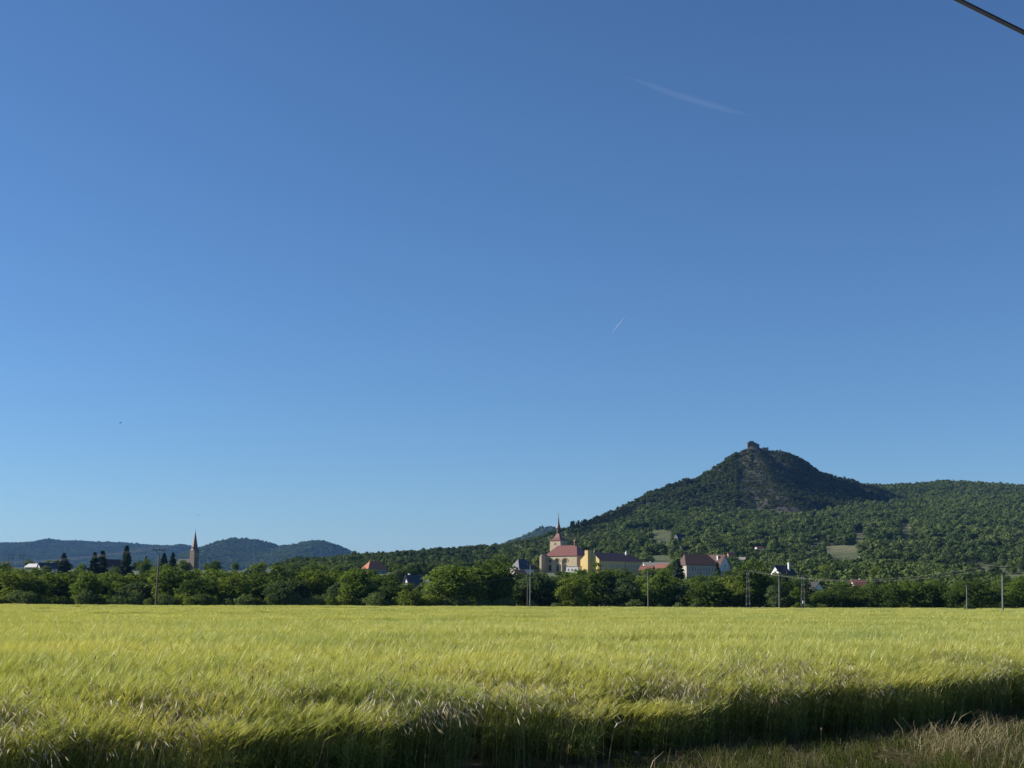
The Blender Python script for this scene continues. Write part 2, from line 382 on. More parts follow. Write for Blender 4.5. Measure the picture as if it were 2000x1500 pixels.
def far_hill(table, depth, fall, mat, step, amp=18, back=900):
    w = [P(px, py, depth) for px, py in table]
    xa = np.array([p.x for p in w]); zs = np.array([p.z for p in w])
    xs_ = np.arange(xa[0], xa[-1], step); ys_ = np.concatenate([np.arange(depth - fall, depth + 120, step * 1.6), np.arange(depth + 120, depth + back, 60)])
    def zf(X, Y):
        zr = np.interp(X + 60 * (fbm(X / 400, Y / 300, 2) - .5) * np.clip((depth - Y) / 300, 0, 1), xa, zs) - amp * 0.55
        t = (Y - (depth - fall)) / fall
        spur = fbm(X / 420 + 9, Y / 1100 + 2, 4) - 0.5
        z = np.where(t < 1, 10 + (zr - 10) * np.clip(t, 0, 1) ** 0.85, zr - (Y - depth) * 0.22)
        z = z + 150 * spur * np.clip(t, 0, 1) * np.clip(1 - t, 0, 1) * 1.6
        return z + 6 * fbm(X / 30, Y / 30, 3)
    FARH.append((zf, xa, depth, fall))
    return tag(link('hill', grid('hill', xs_, ys_, zf, mat, smooth=True)), kind='structure')
FARH = []
M['farwood'] = plain('far_woodland', (0.045, 0.066, 0.024), 1.0, 0.40, 0.006, 0.0, detail=9)
far_hill([(-500, 1050), (-300, 1062), (-120, 1054), (0, 1060), (30, 1060), (60, 1059), (80, 1056), (95, 1052), (112, 1055), (135, 1057), (150, 1056), (180, 1058), (220, 1059), (250, 1060), (290, 1064), (330, 1066),
          (358, 1064), (375, 1067), (400, 1076), (470, 1088), (600, 1110)], 8600, 2300, M['farwood'], 15)
far_hill([(250, 1120), (330, 1098), (375, 1082), (392, 1075), (408, 1068), (425, 1060), (440, 1054), (455, 1051), (480, 1052), (505, 1054), (525, 1060), (545, 1066), (565, 1065), (590, 1060), (610, 1056), (628, 1055), (645, 1060), (665, 1067),
          (685, 1076), (705, 1082), (760, 1094), (860, 1110), (960, 1130)], 6600, 1800, M['farwood'], 12)
far_hill([(900, 1100), (1000, 1056), (1035, 1043), (1050, 1035), (1058, 1031), (1070, 1031), (1082, 1032), (1105, 1042), (1160, 1060), (1260, 1100)], 5600, 900, M['farwood'], 14, amp=10)

# ------------------------------------------------------------------ foliage makers
def leaf_quads(p, nrm, size, rng):
    n = len(p)
    nrm = nrm / (np.linalg.norm(nrm, axis=1, keepdims=True) + 1e-9)
    a = rng.normal(size=(n, 3)); t = np.cross(nrm, a); t /= (np.linalg.norm(t, axis=1, keepdims=True) + 1e-9)
    b = np.cross(nrm, t); s = size[:, None]
    k = rng.uniform(0.45, 1.0, (n, 1))
    v = np.stack([p - t * s, p - b * s * k + nrm * s * .15, p + t * s, p + b * s * k - nrm * s * .15], 1).reshape(-1, 3)
    f = np.arange(4 * n).reshape(n, 4)
    return v, f
def rand_dirs(n, rng):
    d = rng.normal(size=(n, 3)); return d / np.linalg.norm(d, axis=1, keepdims=True)

def crown_data(seed, h, w, nl, nleaf, leaf, low=0.16, shape='round', jit=0.38):
    """leaf clumps spread over lobes that fill the crown of a tree h high and w wide"""
    rng = np.random.default_rng(seed)
    zc = h * (low + 1) / 2; rz = h * (1 - low) / 2
    C = []; R = []
    tries = 0
    while len(C) < nl and tries < 4000:
        tries += 1
        d = rand_dirs(1, rng)[0] * rng.random() ** 0.4
        zz = d[2]
        taper = 1.0
        if shape == 'tall': taper = 1 - 0.35 * max(0, zz)
        if shape == 'broad': taper = 1.0 - 0.15 * abs(zz)
        r = rng.uniform(0.15, 0.30) * w
        c = np.array([d[0] * (w / 2 - r * .75) * taper, d[1] * (w / 2 - r * .75) * taper, zc + zz * (rz - r * .75)])
        C.append(c); R.append(r)
    C = np.array(C); R = np.array(R)
    wgt = R ** 2 / (R ** 2).sum(); li = rng.choice(len(C), nleaf, p=wgt)
    d = rand_dirs(nleaf, rng); d[:, 2] = np.where((d[:, 2] < -0.2) & (rng.random(nleaf) < 0.6), -d[:, 2], d[:, 2])
    rr = R[li] * (0.55 + 0.5 * rng.random(nleaf) ** 0.5)
    rr = rr * (1 + 0.25 * np.sin(d[:, 0] * 5 + li) * np.cos(d[:, 2] * 6 + li * 2))
    p = C[li] + d * rr[:, None] * np.array([1, 1, 0.85])
    n = d + jit * rng.normal(size=(nleaf, 3))
    # stray sprays past the outline
    k = rng.random(nleaf) < 0.06; p[k] += d[k] * R[li[k]][:, None] * 0.18
    p[:, 2] = np.maximum(p[:, 2], 0.1)
    return leaf_quads(p, n, leaf * rng.uniform(0.6, 1.35, nleaf), rng)

def conifer_data(seed, h, w, nleaf, leaf, low=0.08):
    rng = np.random.default_rng(seed)
    V = []; Nn = []
    tiers = int(h / 0.45)
    for i in range(tiers):
        f = i / (tiers - 1); z = h * (low + (1 - low) * f); r = w / 2 * (1 - f) ** 0.85 * rng.uniform(0.72, 1.1) + 0.1
        for b in range(int(5 + 5 * (1 - f))):
            a = rng.uniform(0, 2 * math.pi); L = r * rng.uniform(0.7, 1.1)
            m = max(3, int(nleaf / tiers / 7 * (0.4 + 1.2 * (1 - f))))
            s = rng.uniform(0.1, 1, m)
            x = np.cos(a) * L * s + rng.normal(0, .12, m); y = np.sin(a) * L * s + rng.normal(0, .12, m)
            zz = z - 0.22 * L * s + 0.25 * L * s * s * (1 if f > .5 else .3) + rng.normal(0, .1, m)
            V.append(np.stack([x, y, zz], -1)); Nn.append(np.stack([np.cos(a) * np.ones(m) * .5, np.sin(a) * np.ones(m) * .5, np.ones(m)], -1) + .5 * rng.normal(size=(m, 3)))
    p = np.concatenate(V); n = np.concatenate(Nn)
    return leaf_quads(p, n, leaf * rng.uniform(0.6, 1.3, len(p)), rng)

def trunk_mesh(seed, h, r, limbs=5, spread=2.5, top=0.8):
    rng = random.Random(seed); m = MB()
    bend = [rng.uniform(-.25, .25) for _ in range(2)]
    pts = [Vector((bend[0] * f * f, bend[1] * f * f, h * top * f)) for f in (-0.04, 0, .12, .3, .55, .8, 1)]
    m.tube(pts, [r * 1.4, r * 1.25, r, r * .85, r * .6, r * .35, r * .1], 8)
    for i in range(limbs):
        f = rng.uniform(.22, .68); a = rng.uniform(0, 6.28); L = spread * rng.uniform(.6, 1.1)
        b = Vector((bend[0] * f * f, bend[1] * f * f, h * top * f))
        q = b + Vector((math.cos(a) * L * .5, math.sin(a) * L * .5, L * .35)); e = b + Vector((math.cos(a) * L, math.sin(a) * L, L * .95))
        m.tube([b, q, e], [r * .42, r * .28, r * .06], 6)
    return new_mesh('trunk', m.v, m.f, M['bark'], smooth=True)

# crown variants; tree() scales them to the size wanted. unit: 12 m high, 9 m wide
VAR = []
for i, (sh, low, nl, mt) in enumerate([('round', -.01, 20, 0), ('round', -.01, 24, 1), ('tall', -.01, 20, 0), ('broad', -.01, 26, 2), ('round', -.01, 18, 2), ('tall', -.01, 22, 1),
                                       ('broad', -.01, 24, 0), ('round', -.01, 28, 3), ('tall', -.01, 18, 3), ('broad', -.01, 26, 1), ('round', -.01, 22, 0), ('tall', -.01, 24, 2)]):
    v, f = crown_data(100 + i, 12, 9, nl, 5200, 0.27, low, sh)
    VAR.append((new_mesh('crown', v, f, M['leaf'][mt]), trunk_mesh(50 + i, 12, .22, 6, 3.0), sh, mt))
BUSH = []
for i in range(6):
    v, f = crown_data(300 + i, 4, 4.6, 12, 2600, 0.15, -0.05, 'broad')
    m = MB(); rr = random.Random(i)
    for k in range(6):
        a = rr.uniform(0, 6.28); L = rr.uniform(.5, 1.2)
        m.tube([(0.05 * math.cos(a), .05 * math.sin(a), -.15), (L * .4 * math.cos(a), L * .4 * math.sin(a), 1.0), (L * math.cos(a), L * math.sin(a), 2.4)], [.06, .04, .01], 5)
    BUSH.append((new_mesh('crown', v, f, M['bush'] if i % 3 else M['leaf'][2]), new_mesh('stem', m.v, m.f, M['bark'])))
CON = []
for i in range(3):
    v, f = conifer_data(400 + i, 14, 6.4, 9000, 0.40)
    m = MB(); m.tube([(0, 0, -.5), (0, 0, 0), (0, 0, 7), (0, 0, 13.8)], [.3, .26, .15, .02], 8)
    CON.append((new_mesh('crown', v, f, M['needle']), new_mesh('trunk', m.v, m.f, M['bark'])))

# ------------------------------------------------------------------ scatter (only for what nobody could count)
def scatter(name, pts, rot, scl, idx, sources):
    me = bpy.data.meshes.new(name); pts = np.asarray(pts, np.float32)
    me.vertices.add(len(pts)); me.vertices.foreach_set('co', pts.ravel())
    a = me.attributes.new('rot', 'FLOAT_VECTOR', 'POINT'); a.data.foreach_set('vector', np.asarray(rot, np.float32).ravel())
    a = me.attributes.new('scl', 'FLOAT_VECTOR', 'POINT'); a.data.foreach_set('vector', np.asarray(scl, np.float32).ravel())
    a = me.attributes.new('pick', 'INT', 'POINT'); a.data.foreach_set('value', np.asarray(idx, np.int32))
    o = link(name, me); g = bpy.data.node_groups.new(name, 'GeometryNodeTree')
    g.interface.new_socket('Geometry', in_out='INPUT', socket_type='NodeSocketGeometry'); g.interface.new_socket('Geometry', in_out='OUTPUT', socket_type='NodeSocketGeometry')
    n = g.nodes; l = g.links
    gi = n.new('NodeGroupInput'); go = n.new('NodeGroupOutput'); ip = n.new('GeometryNodeInstanceOnPoints'); jn = n.new('GeometryNodeJoinGeometry')
    for k, sme in enumerate(sources):
        so_ = bpy.data.objects.new(name + '_source', sme)
        oi = n.new('GeometryNodeObjectInfo'); oi.inputs['Object'].default_value = so_; oi.inputs['As Instance'].default_value = True
        l.new(oi.outputs['Geometry'], jn.inputs[0])
    def attr(nm, t):
        q = n.new('GeometryNodeInputNamedAttribute'); q.data_type = t; q.inputs[0].default_value = nm; return q
    ar = attr('rot', 'FLOAT_VECTOR'); e2r = n.new('FunctionNodeEulerToRotation'); l.new(ar.outputs[0], e2r.inputs[0])
    l.new(gi.outputs[0], ip.inputs['Points']); l.new(jn.outputs[0], ip.inputs['Instance']); ip.inputs['Pick Instance'].default_value = True
    l.new(attr('pick', 'INT').outputs[0], ip.inputs['Instance Index']); l.new(e2r.outputs[0], ip.inputs['Rotation']); l.new(attr('scl', 'FLOAT_VECTOR').outputs[0], ip.inputs['Scale'])
    l.new(ip.outputs[0], go.inputs[0])
    md = o.modifiers.new('scatter', 'NODES'); md.node_group = g
    return o

# ------------------------------------------------------------------ woodland on the hill
def wood_points(n, box):
    X = RNG.uniform(box[0], box[1], n); Y = RNG.uniform(box[2], box[3], n)
    Z = H(X, Y); px, py = proj(X, Y, Z); u = X / Y
    dr = np.interp(u, SU, SD)
    za, zb = hill_parts(X, Y)
    cone = zb > za + 1.0
    ok = (px > -120) & (px < 2130) & (Y < dr + 45) & (u > SU[0] - 0.01)
    okc = cone & (Y < PK.y + 40) & (px > 1150) & (px < 1950)
    cl, _ = clearing(px, py); cl = np.maximum(cl, clearing(*proj(X, Y, Z + 4))[0]); cl = np.maximum(cl, clearing(*proj(X, Y, Z + 7.5))[0]); cl = np.maximum(cl, clearing(*proj(X, Y, Z + 11.5))[0])
    dens = fbm(X / 70 + 31, Y / 55, 4)
    low = (py > 1048) & (px > 1230)
    thin = (low & (dens < 0.44) & (RNG.random(n) < .75)) | (low & (RNG.random(n) < .25))
    ok = (ok | okc) & (cl < .5) & ~thin
    ok &= (~cone) | (RNG.random(n) < 1.0 * sstep(.30, .56, fbm(X / 40, Y / 40 + 9, 4)) + 0.85)
    ok &= np.hypot(X - PK.x, Y - PK.y) > 17
    return X[ok], Y[ok], Z[ok], px[ok], py[ok], cone[ok], dens[ok]
X, Y, Z, px, py, cone, dens = wood_points(150000, (-700, 1250, 862, 2520))
KEEP = [(1052, 1142, 1111, 800), (1128, 1262, 1112, 770), (1326, 1396, 1122, 620), (1388, 1422, 1112, 640), (1508, 1560, 1115, 560), (1000, 1040, 1110, 700), (1006, 1018, 1119, 660), (710, 752, 1112, 740), (801, 813, 1150, 420),
        (1256, 1300, 1103, 720), (1666, 1686, 1138, 420), (1585, 1597, 1153, 400), (60, 104, 1102, 640), (207, 231, 1103, 640), (366, 392, 1093, 900), (345, 372, 1091, 900), (115, 130, 1104, 660), (176, 206, 1106, 600), (234, 256, 1103, 560),
        (500, 512, 1100, 500), (14, 48, 1096, 700)]
def low_wood(n):
    Yl = np.sqrt(RNG.uniform(430 ** 2, 866 ** 2, n)); pl = RNG.uniform(540, 2090, n); Xl = (pl - 1000) / FPX / 1.008 * Yl; Zl = G(Xl, Yl)
    pxl, pyl = proj(Xl, Yl, Zl + 9.0); sl_ = RNG.uniform(.5, 1.05, n); tl = proj(Xl, Yl, Zl + 9.5 * sl_)[1]; half = 4.2 * sl_ / Yl * FPX
    ok = (pl > 1430) | ((Yl > 690) & (pl < 1000)) | ((Yl > 800))
    for a, b, y, dd in KEEP: ok &= ~((Yl < dd + 12) & (pxl + half > a) & (pxl - half < b) & (tl < y))
    for hh in (0, 3, 6, 9.5): ok &= clearing(pl, proj(Xl, Yl, Zl + hh * sl_)[1])[0] < .5
    ok &= (pl > 1000) | (tl > 1092 + RNG.uniform(0, 8, n))
    ok &= fbm(Xl / 45 + 3, Yl / 40, 3) > .30
    return Xl[ok], Yl[ok], Zl[ok], sl_[ok]
LX, LY, LZ, LS = low_wood(16000)
wsrc = []
for i in range(7):
    v, f = crown_data(500 + i, 9, 7.5, (9, 14, 7, 18, 11, 6, 15)[i], 480, (.55, .5, .62, .45, .55, .65, .5)[i], 0.02, ['round', 'broad', 'tall'][i % 3], .34); wsrc.append(new_mesh('wood_crown', v, f, M['wood_leaf']))
big = ~cone
n = big.sum(); grp = fbm(X[big] / 38 + 60, Y[big] / 38, 3); lowb = py[big] > 1035
s = RNG.uniform(0.6, 1.2, n) * np.where(lowb, .45 + .60 * sstep(.35, .65, grp), .72 + .45 * grp)
s = np.where(lowb & (RNG.random(n) < .05), s * 1.4, s)
s = s * (.62 + .38 * sstep(900, 1350, px[big]))
s = np.where((px[big] < 1250) & (Y[big] > np.interp(X[big] / Y[big], SU, SD) - 160), np.minimum(s, .6), s)
wx = np.concatenate([X[big], LX]); wy = np.concatenate([Y[big], LY]); wz = np.concatenate([Z[big], LZ]); s = np.concatenate([s, LS]); n = len(wx)
o = scatter('hill_woodland', np.stack([wx, wy, wz - .4], -1), np.stack([np.zeros(n), np.zeros(n), RNG.uniform(0, 6.28, n)], -1),
            np.stack([s * RNG.uniform(.9, 1.25, n), s * RNG.uniform(.9, 1.25, n), s * RNG.uniform(.85, 1.2, n)], -1), RNG.integers(0, 7, n), wsrc)
tag(o, 'dense green deciduous woodland covering the slopes of the hill', 'woodland', kind='stuff')
ssrc = []
for i in range(4):
    v, f = crown_data(540 + i, 6, 6.5, 9, 260, 0.55, -0.05, 'broad'); ssrc.append(new_mesh('scrub_crown', v, f, M['scrub_leaf']))
cx_, cy_, cz_, cpx, _, cc, _ = wood_points(15000, (PK.x - 270, PK.x + 300, 1640, 1960))
X, Y, Z, px, cone = [np.concatenate(q) for q in ((X, cx_), (Y, cy_), (Z, cz_), (px, cpx), (cone, cc))]
n = cone.sum(); s = RNG.uniform(0.3, 0.85, n) * (.7 + .5 * (px[cone] < 1440))
o = scatter('hill_scrub', np.stack([X[cone], Y[cone], Z[cone] - .3], -1), np.stack([np.zeros(n), np.zeros(n), RNG.uniform(0, 6.28, n)], -1),
            np.stack([s, s, s * RNG.uniform(.8, 1.3, n)], -1), RNG.integers(0, 4, n), ssrc)
tag(o, 'dark thorny scrub growing over the rocky cone of the hill', 'scrub', kind='stuff')
# woods on the distant ridges
for k, (zf, xa, depth, fall) in enumerate(FARH):
    n0 = (24000, 13000, 2500)[k]; xl, xr = ((-.42, -.20), (-.285, -.07), (-.03, .09))[k]
    Yf = depth - fall * .62 + (fall * .62 + 60) * RNG.random(n0); Xf = RNG.uniform(xl, xr, n0) * depth
    s = RNG.uniform(1.5, 2.8, n0); zz = zf(Xf, Yf) - 4
    o = scatter('distant_woodland', np.stack([Xf, Yf, zz], -1), np.stack([np.zeros(n0), np.zeros(n0), RNG.uniform(0, 6.28, n0)], -1), np.stack([s, s, s * .8], -1), RNG.integers(0, 7, n0), wsrc)
    tag(o, ('bluish woodland covering the long distant ridge on the left', 'woodland on the twin-humped distant hills left of centre', 'woodland on the small far hill behind the church spire')[k], 'woodland', kind='stuff')
# conifers on the ridge left of the cone
q = P(1120, 1026, 1510); w = []
for k in range(260):
    pxx = RNG.uniform(1115, 1235); u = (pxx - 1000) / FPX / 1.008; d = np.interp(u, SU, SD) + RNG.uniform(-45, 10)
    w.append((u * d, d, float(H(u * d, d)) - .5))
v, f = conifer_data(77, 11, 4.6, 520, 0.6); n = len(w); s = RNG.uniform(.5, 1.0, n)
o = scatter('hill_conifers', np.array(w), np.stack([np.zeros(n), np.zeros(n), RNG.uniform(0, 6.28, n)], -1), np.stack([s, s, s], -1), np.zeros(n), [new_mesh('hill_conifer', v, f, M['needle'])])
tag(o, 'dark pointed conifers along the ridge right of the church spire', 'conifers', kind='stuff')

# ------------------------------------------------------------------ buildings
def window(parent, face, half, along, z, w, h, frame=None, name='window'):
    """a framed window on one face of a building; half = (half length, half width)"""
    L, Wd = half
    def pt(a, zz, out):
        return {'front': (a, -Wd - out, zz), 'back': (a, Wd + out, zz), 'left': (-L - out, a, zz), 'right': (L + out, a, zz)}[face]
    def bar(m, a0, a1, z0, z1, o0, o1):
        p0 = pt(a0, z0, o0); p1 = pt(a1, z1, o1)
        m.box(min(p0[0], p1[0]), max(p0[0], p1[0]), min(p0[1], p1[1]), max(p0[1], p1[1]), z0, z1)
    m = MB(); t = 0.12
    bar(m, along - w / 2, along - w / 2 + t, z, z + h, -.02, .06); bar(m, along + w / 2 - t, along + w / 2, z, z + h, -.02, .06)
    bar(m, along - w / 2 + t, along + w / 2 - t, z, z + t, -.02, .06); bar(m, along - w / 2 + t, along + w / 2 - t, z + h - t, z + h, -.02, .06)
    bar(m, along - .04, along + .04, z + t, z + h - t, -.02, .05)
    o = m.build(name, frame or M['frame'], parent)
    p = MB(); bar(p, along - w / 2 + t, along + w / 2 - t, z + t, z + h - t, -.03, .03); p.build('pane', M['glass'], o)
    return o

def roof_mesh(L, Wd, Hh, R, hip0, hip1, ov=0.45, th=0.22):
    """pitched roof as one solid: hip0/hip1 are how far the ridge is drawn in at the left/right end"""
    a, b = L / 2 + ov, Wd / 2 + ov; dz = -R * ov / (Wd / 2)
    z0 = Hh + dz
    v = [(-a, -b, z0), (a, -b, z0), (a, b, z0), (-a, b, z0), (-a + hip0, 0, Hh + R), (a - hip1, 0, Hh + R)]
    v += [(x, y, z + th) for x, y, z in v]
    f = [(0, 4, 3) if hip0 else (0, 4, 3), (0, 1, 5, 4), (1, 2, 5), (2, 3, 4, 5)]
    top = [tuple(i + 6 for i in q) for q in f]
    bot = [q[::-1] for q in f]
    if hip0 == 0: top[0] = bot[0] = None
    if hip1 == 0: top[2] = bot[2] = None
    faces = [q for q in top + bot if q]
    def side(i, j): faces.append((i, j, j + 6, i + 6))
    side(0, 1); side(2, 3)
    if hip0: side(3, 0)
    else: side(3, 4); side(4, 0)
    if hip1: side(1, 2)
    else: side(1, 5); side(5, 2)
    return v, faces
def house(name, label, loc, rz, L, Wd, Hh, R, wm, rm, hip=(0, 0), chim=(), wins=(), door=None, ov=0.45, cat='house', group=None, gablemat=None):
    e = empty(name, loc, rz); tag(e, label, cat, group)
    m = MB(); a, b = L / 2, Wd / 2
    m.v = [(-a, -b, -4), (a, -b, -4), (a, b, -4), (-a, b, -4), (-a, -b, Hh), (a, -b, Hh), (a, b, Hh), (-a, b, Hh), (-a, 0, Hh + R - .05), (a, 0, Hh + R - .05)]
    m.f = [(0, 1, 5, 4), (2, 3, 7, 6), (3, 2, 1, 0)]
    m.f.append((3, 0, 4, 8, 7) if not hip[0] else (3, 0, 4, 7)); m.f.append((1, 2, 6, 9, 5) if not hip[1] else (1, 2, 6, 5))
    m.build('wall', wm, e)
    v, f = roof_mesh(L, Wd, Hh, R, hip[0], hip[1], ov)
    ro = link('roof', new_mesh('roof', v, f, rm), e)
    for cx, cy, ch, cw in chim:
        z0 = Hh + R * (1 - abs(cy) / b)
        c = MB().box(cx - cw / 2, cx + cw / 2, cy - cw / 2, cy + cw / 2, z0 - 1.0, z0 + ch); c.box(cx - cw / 2 - .08, cx + cw / 2 + .08, cy - cw / 2 - .08, cy + cw / 2 + .08, z0 + ch, z0 + ch + .14)
        c.build('chimney', M['white'] if wm is M['white'] else M['tile_red'], ro)
    for face, al, z, w, h in wins: window(e, face, (a, b), al, z, w, h)
    if door:
        fc, al, w, h = door; window(e, fc, (a, b), al, 0.05, w, h, M['darkwood'], 'door')
    return e
def at_ground(px, d, dz=0.0):
    p = P(px, 1150, d); return Vector((p.x, d, float(G(p.x, d)) + dz))
def zpx(py, px, d): return P(px, py, d).z

# ---- the large church
def church():
    d = 800.0; c = P(900 + 1035 / 5, 1117, d); th = rad(-35)
    e = empty('church', c, th); tag(e, 'pale stone church with red hipped roof and slim needle spire', 'church')
    L, Wd, Hh = 22.0, 12.5, 9.0
    a, b = L / 2, Wd / 2
    MB().box(-a, a, -b + .8, b, -6, Hh).build('nave_wall', M['stone'], e)
    # arcade of three blind arches standing 0.8 m proud of the nave wall
    bays = [(-a, -5.4, -8.3, 1.75), (-5.4, -0.2, -2.9, 1.75), (-0.2, 5.6, 2.75, 2.15)]
    for x0, x1, xc, r in bays:
        m = MB(); sp = 7.9 - r; n = 12
        inner = [(xc - r, -6), (xc - r, sp)] + [(xc - r * math.cos(math.pi * k / n), sp + r * math.sin(math.pi * k / n)) for k in range(1, n)] + [(xc + r, sp), (xc + r, -6)]
        outer = [(x0, -6), (x0, sp)] + [(min(max(xc - 6 * math.cos(math.pi * k / n), x0), x1), Hh if 2 <= k <= n - 2 else sp + (Hh - sp) * (.5 if k in (1, n - 1) else 1)) for k in range(1, n)] + [(x1, sp), (x1, -6)]
        y0, y1 = -b, -b + .8
        k = len(inner); m.v = [(x, y0, z) for x, z in inner] + [(x, y0, z) for x, z in outer] + [(x, y1, z) for x, z in inner]
        for i in range(k - 1):
            m.f.append((i, i + 1, k + i + 1, k + i)); m.f.append((2 * k + i, 2 * k + i + 1, i + 1, i))
        m.build('arch', M['stone'], e)
        # moulding round the arch
        mm = MB(); ri, ro_ = r + .02, r + .42; q = []
        for kk in range(n + 1):
            w = math.pi * kk / n; q.append((w,))
        for kk in range(n):
            w0, w1 = math.pi * kk / n, math.pi * (kk + 1) / n
            pts = [(xc - rr * math.cos(w), sp + rr * math.sin(w)) for w, rr in ((w0, ri), (w1, ri), (w1, ro_), (w0, ro_))]
            mm.add([(x, y0 - .18, z) for x, z in pts] + [(x, y0 + .02, z) for x, z in pts], [(0, 1, 2, 3), (4, 7, 6, 5), (0, 4, 5, 1), (1, 5, 6, 2), (2, 6, 7, 3), (3, 7, 4, 0)])
        mm.build('arch_moulding', M['stone_trim'], e)
        # round window high in the recess and a pointed window below
        w = MB(); zc = sp + .15; n2 = 16; yb = -b + .8
        for kk in range(n2):
            w0, w1 = 2 * math.pi * kk / n2, 2 * math.pi * (kk + 1) / n2
            pts = [(xc + rr * math.cos(w), zc + rr * math.sin(w)) for w, rr in ((w0, .75), (w1, .75), (w1, 1.0), (w0, 1.0))]
            w.add([(x, yb - .14, z) for x, z in pts] + [(x, yb + .02, z) for x, z in pts], [(3, 2, 1, 0), (4, 5, 6, 7), (0, 1, 5, 4), (1, 2, 6, 5), (2, 3, 7, 6), (3, 0, 4, 7)])
        wo = w.build('round_window', M['stone_trim'], e)
        pn = MB(); pn.add([(xc + .75 * math.cos(2 * math.pi * kk / n2), yb - .05, zc + .75 * math.sin(2 * math.pi * kk / n2)) for kk in range(n2)], [tuple(range(n2))]); pn.build('pane', M['glass'], wo)
        lw = MB(); hw = .8; prof = [(xc - hw, 0.4), (xc - hw, 3.2), (xc - hw * .6, 4.1), (xc, 4.7), (xc + hw * .6, 4.1), (xc + hw, 3.2), (xc + hw, 0.4)]
        pr2 = [(xc + (x - xc) * 1.3, z + (.22 if z > 3 else 0)) for x, z in prof]
        for kk in range(len(prof) - 1):
            pts = [prof[kk], prof[kk + 1], pr2[kk + 1], pr2[kk]]
            lw.add([(x, yb - .14, z) for x, z in pts] + [(x, yb + .02, z) for x, z in pts], [(0, 1, 2, 3), (0, 4, 5, 1), (2, 6, 7, 3)])
        lo = lw.build('lancet_window', M['stone_trim'], e)
        pn = MB(); pn.add([(x, yb - .05, z) for x, z in prof], [tuple(range(len(prof)))[::-1]]); pn.build('pane', M['glass'], lo)
    MB().box(5.6, a - .002, -b, -b + .8, -6, Hh).build('corner_pier', M['stone'], e)
    MB().box(-a - .12, a + .12, -b - .15, b + .12, Hh + .0, Hh + .35).build('cornice', M['stone_trim'], e)
    v, f = roof_mesh(L, Wd, Hh + .75, 5.7, 5.4, 4.6, .55)
    ro = link('roof', new_mesh('roof', v, f, M['redroof']), e)
    # ridge turret with an onion cap
    t = MB().lathe([(.75, Hh + 4.8), (.75, Hh + 8.2), (1.0, Hh + 8.3), (1.0, Hh + 8.5)], 8, (6.2, 0)); tu = t.build('ridge_turret', M['copper'], e)
    MB().lathe([(.95, Hh + 8.5), (1.05, Hh + 9.1), (.75, Hh + 9.9), (.25, Hh + 10.4), (.08, Hh + 11.2), (.02, Hh + 11.9)], 10, (6.2, 0)).build('onion_cap', M['copper'], tu, True)
    # front buttress block on the left with a small pale roof
    MB().box(-a - 1.0, -a + .35, -b - 5.0, -b - .002, -6, Hh + .1).build('buttress', M['stone'], e)
    r = MB(); r.v = [(-a - 1.2, -b - 5.2, Hh + .103), (-a + .55, -b - 5.2, Hh + .103), (-a + .55, -b - .004, Hh + .103), (-a - 1.2, -b - .004, Hh + .103), (-a - .3, -b - 3.2, Hh + 1.2), (-a - .3, -b - .004, Hh + 1.6)]
    r.f = [(0, 1, 4), (1, 2, 5, 4), (3, 0, 4, 5), (2, 3, 5), (3, 2, 1, 0)]; r.build('buttress_roof', M['grey'], e)
    # tower
    tx, ty, hw, Ht = -11.0, 8.0, 3.75, 18.6
    MB().box(tx - hw, tx + hw, ty - hw, ty + hw, -6, Ht).build('tower_wall', M['stone'], e)
    MB().box(tx - hw - .2, tx + hw + .2, ty - hw - .2, ty + hw + .2, Ht, Ht + .35).build('tower_cornice', M['stone_trim'], e)
    prof = [(1.0, 0), (.86, .35), (.66, 1.0), (.46, 2.0), (.30, 3.3), (.23, 4.2)]
    MB().lathe([((hw + .45) * math.sqrt(2) * k, Ht + .353 + z) for k, z in prof], 4, (tx, ty), math.pi / 4).build('tower_roof', M['redroof'], e)
    la = MB().lathe([(1.15, Ht + 4.3), (1.15, Ht + 7.6), (1.6, Ht + 7.8), (1.6, Ht + 8.0)], 8, (tx, ty)).build('lantern', M['copper'], e)
    for k in range(8):
        w = 2 * math.pi * (k + .5) / 8; ca, sa = math.cos(w), math.sin(w); rr = 1.09
        m = MB(); m.add([(tx + rr * ca - sa * u, ty + rr * sa + ca * u, z) for u, z in ((-.25, Ht + 5.0), (.25, Ht + 5.0), (.25, Ht + 6.9), (0, Ht + 7.2), (-.25, Ht + 6.9))], [(0, 1, 2, 3, 4)])
        m.build('louvre', M['darkwood'], la)
    MB().lathe([(1.55, Ht + 8.0), (1.15, Ht + 8.9), (.72, Ht + 10.2), (.45, Ht + 12.0), (.27, Ht + 14.0), (.12, Ht + 15.4), (.08, Ht + 16.0)], 8, (tx, ty)).build('spire', M['copper'], e)
    cr = MB().lathe([(.04, Ht + 16.0), (.26, Ht + 16.25), (.26, Ht + 16.5), (.05, Ht + 16.75), (.05, Ht + 18.0)], 8, (tx, ty)); cr.box(tx - .45, tx + .45, ty - .05, ty + .05, Ht + 17.3, Ht + 17.42)
    cr.build('cross', M['gold'], e)
    for face, al, z, w, h in (('front', -0.2, 11.2, 1.15, 2.1), ('right', 0, 11.2, 1.15, 2.1), ('front', -.1, 16.4, .7, 1.1), ('right', 0, 16.3, .7, 1.1)):
        m = MB(); dd = hw + .06
        pts = [(-w / 2, 0), (w / 2, 0), (w / 2, h * .75), (w * .3, h * .93), (0, h), (-w * .3, h * .93), (-w / 2, h * .75)]
        fr = [(x * 1.4, -.15 if zz == 0 else zz * 1.1) for x, zz in pts]
        def T(x, zz, o): return (tx + al + x, ty - hw - o, z + zz) if face == 'front' else (tx + hw + o, ty + al + x, z + zz)
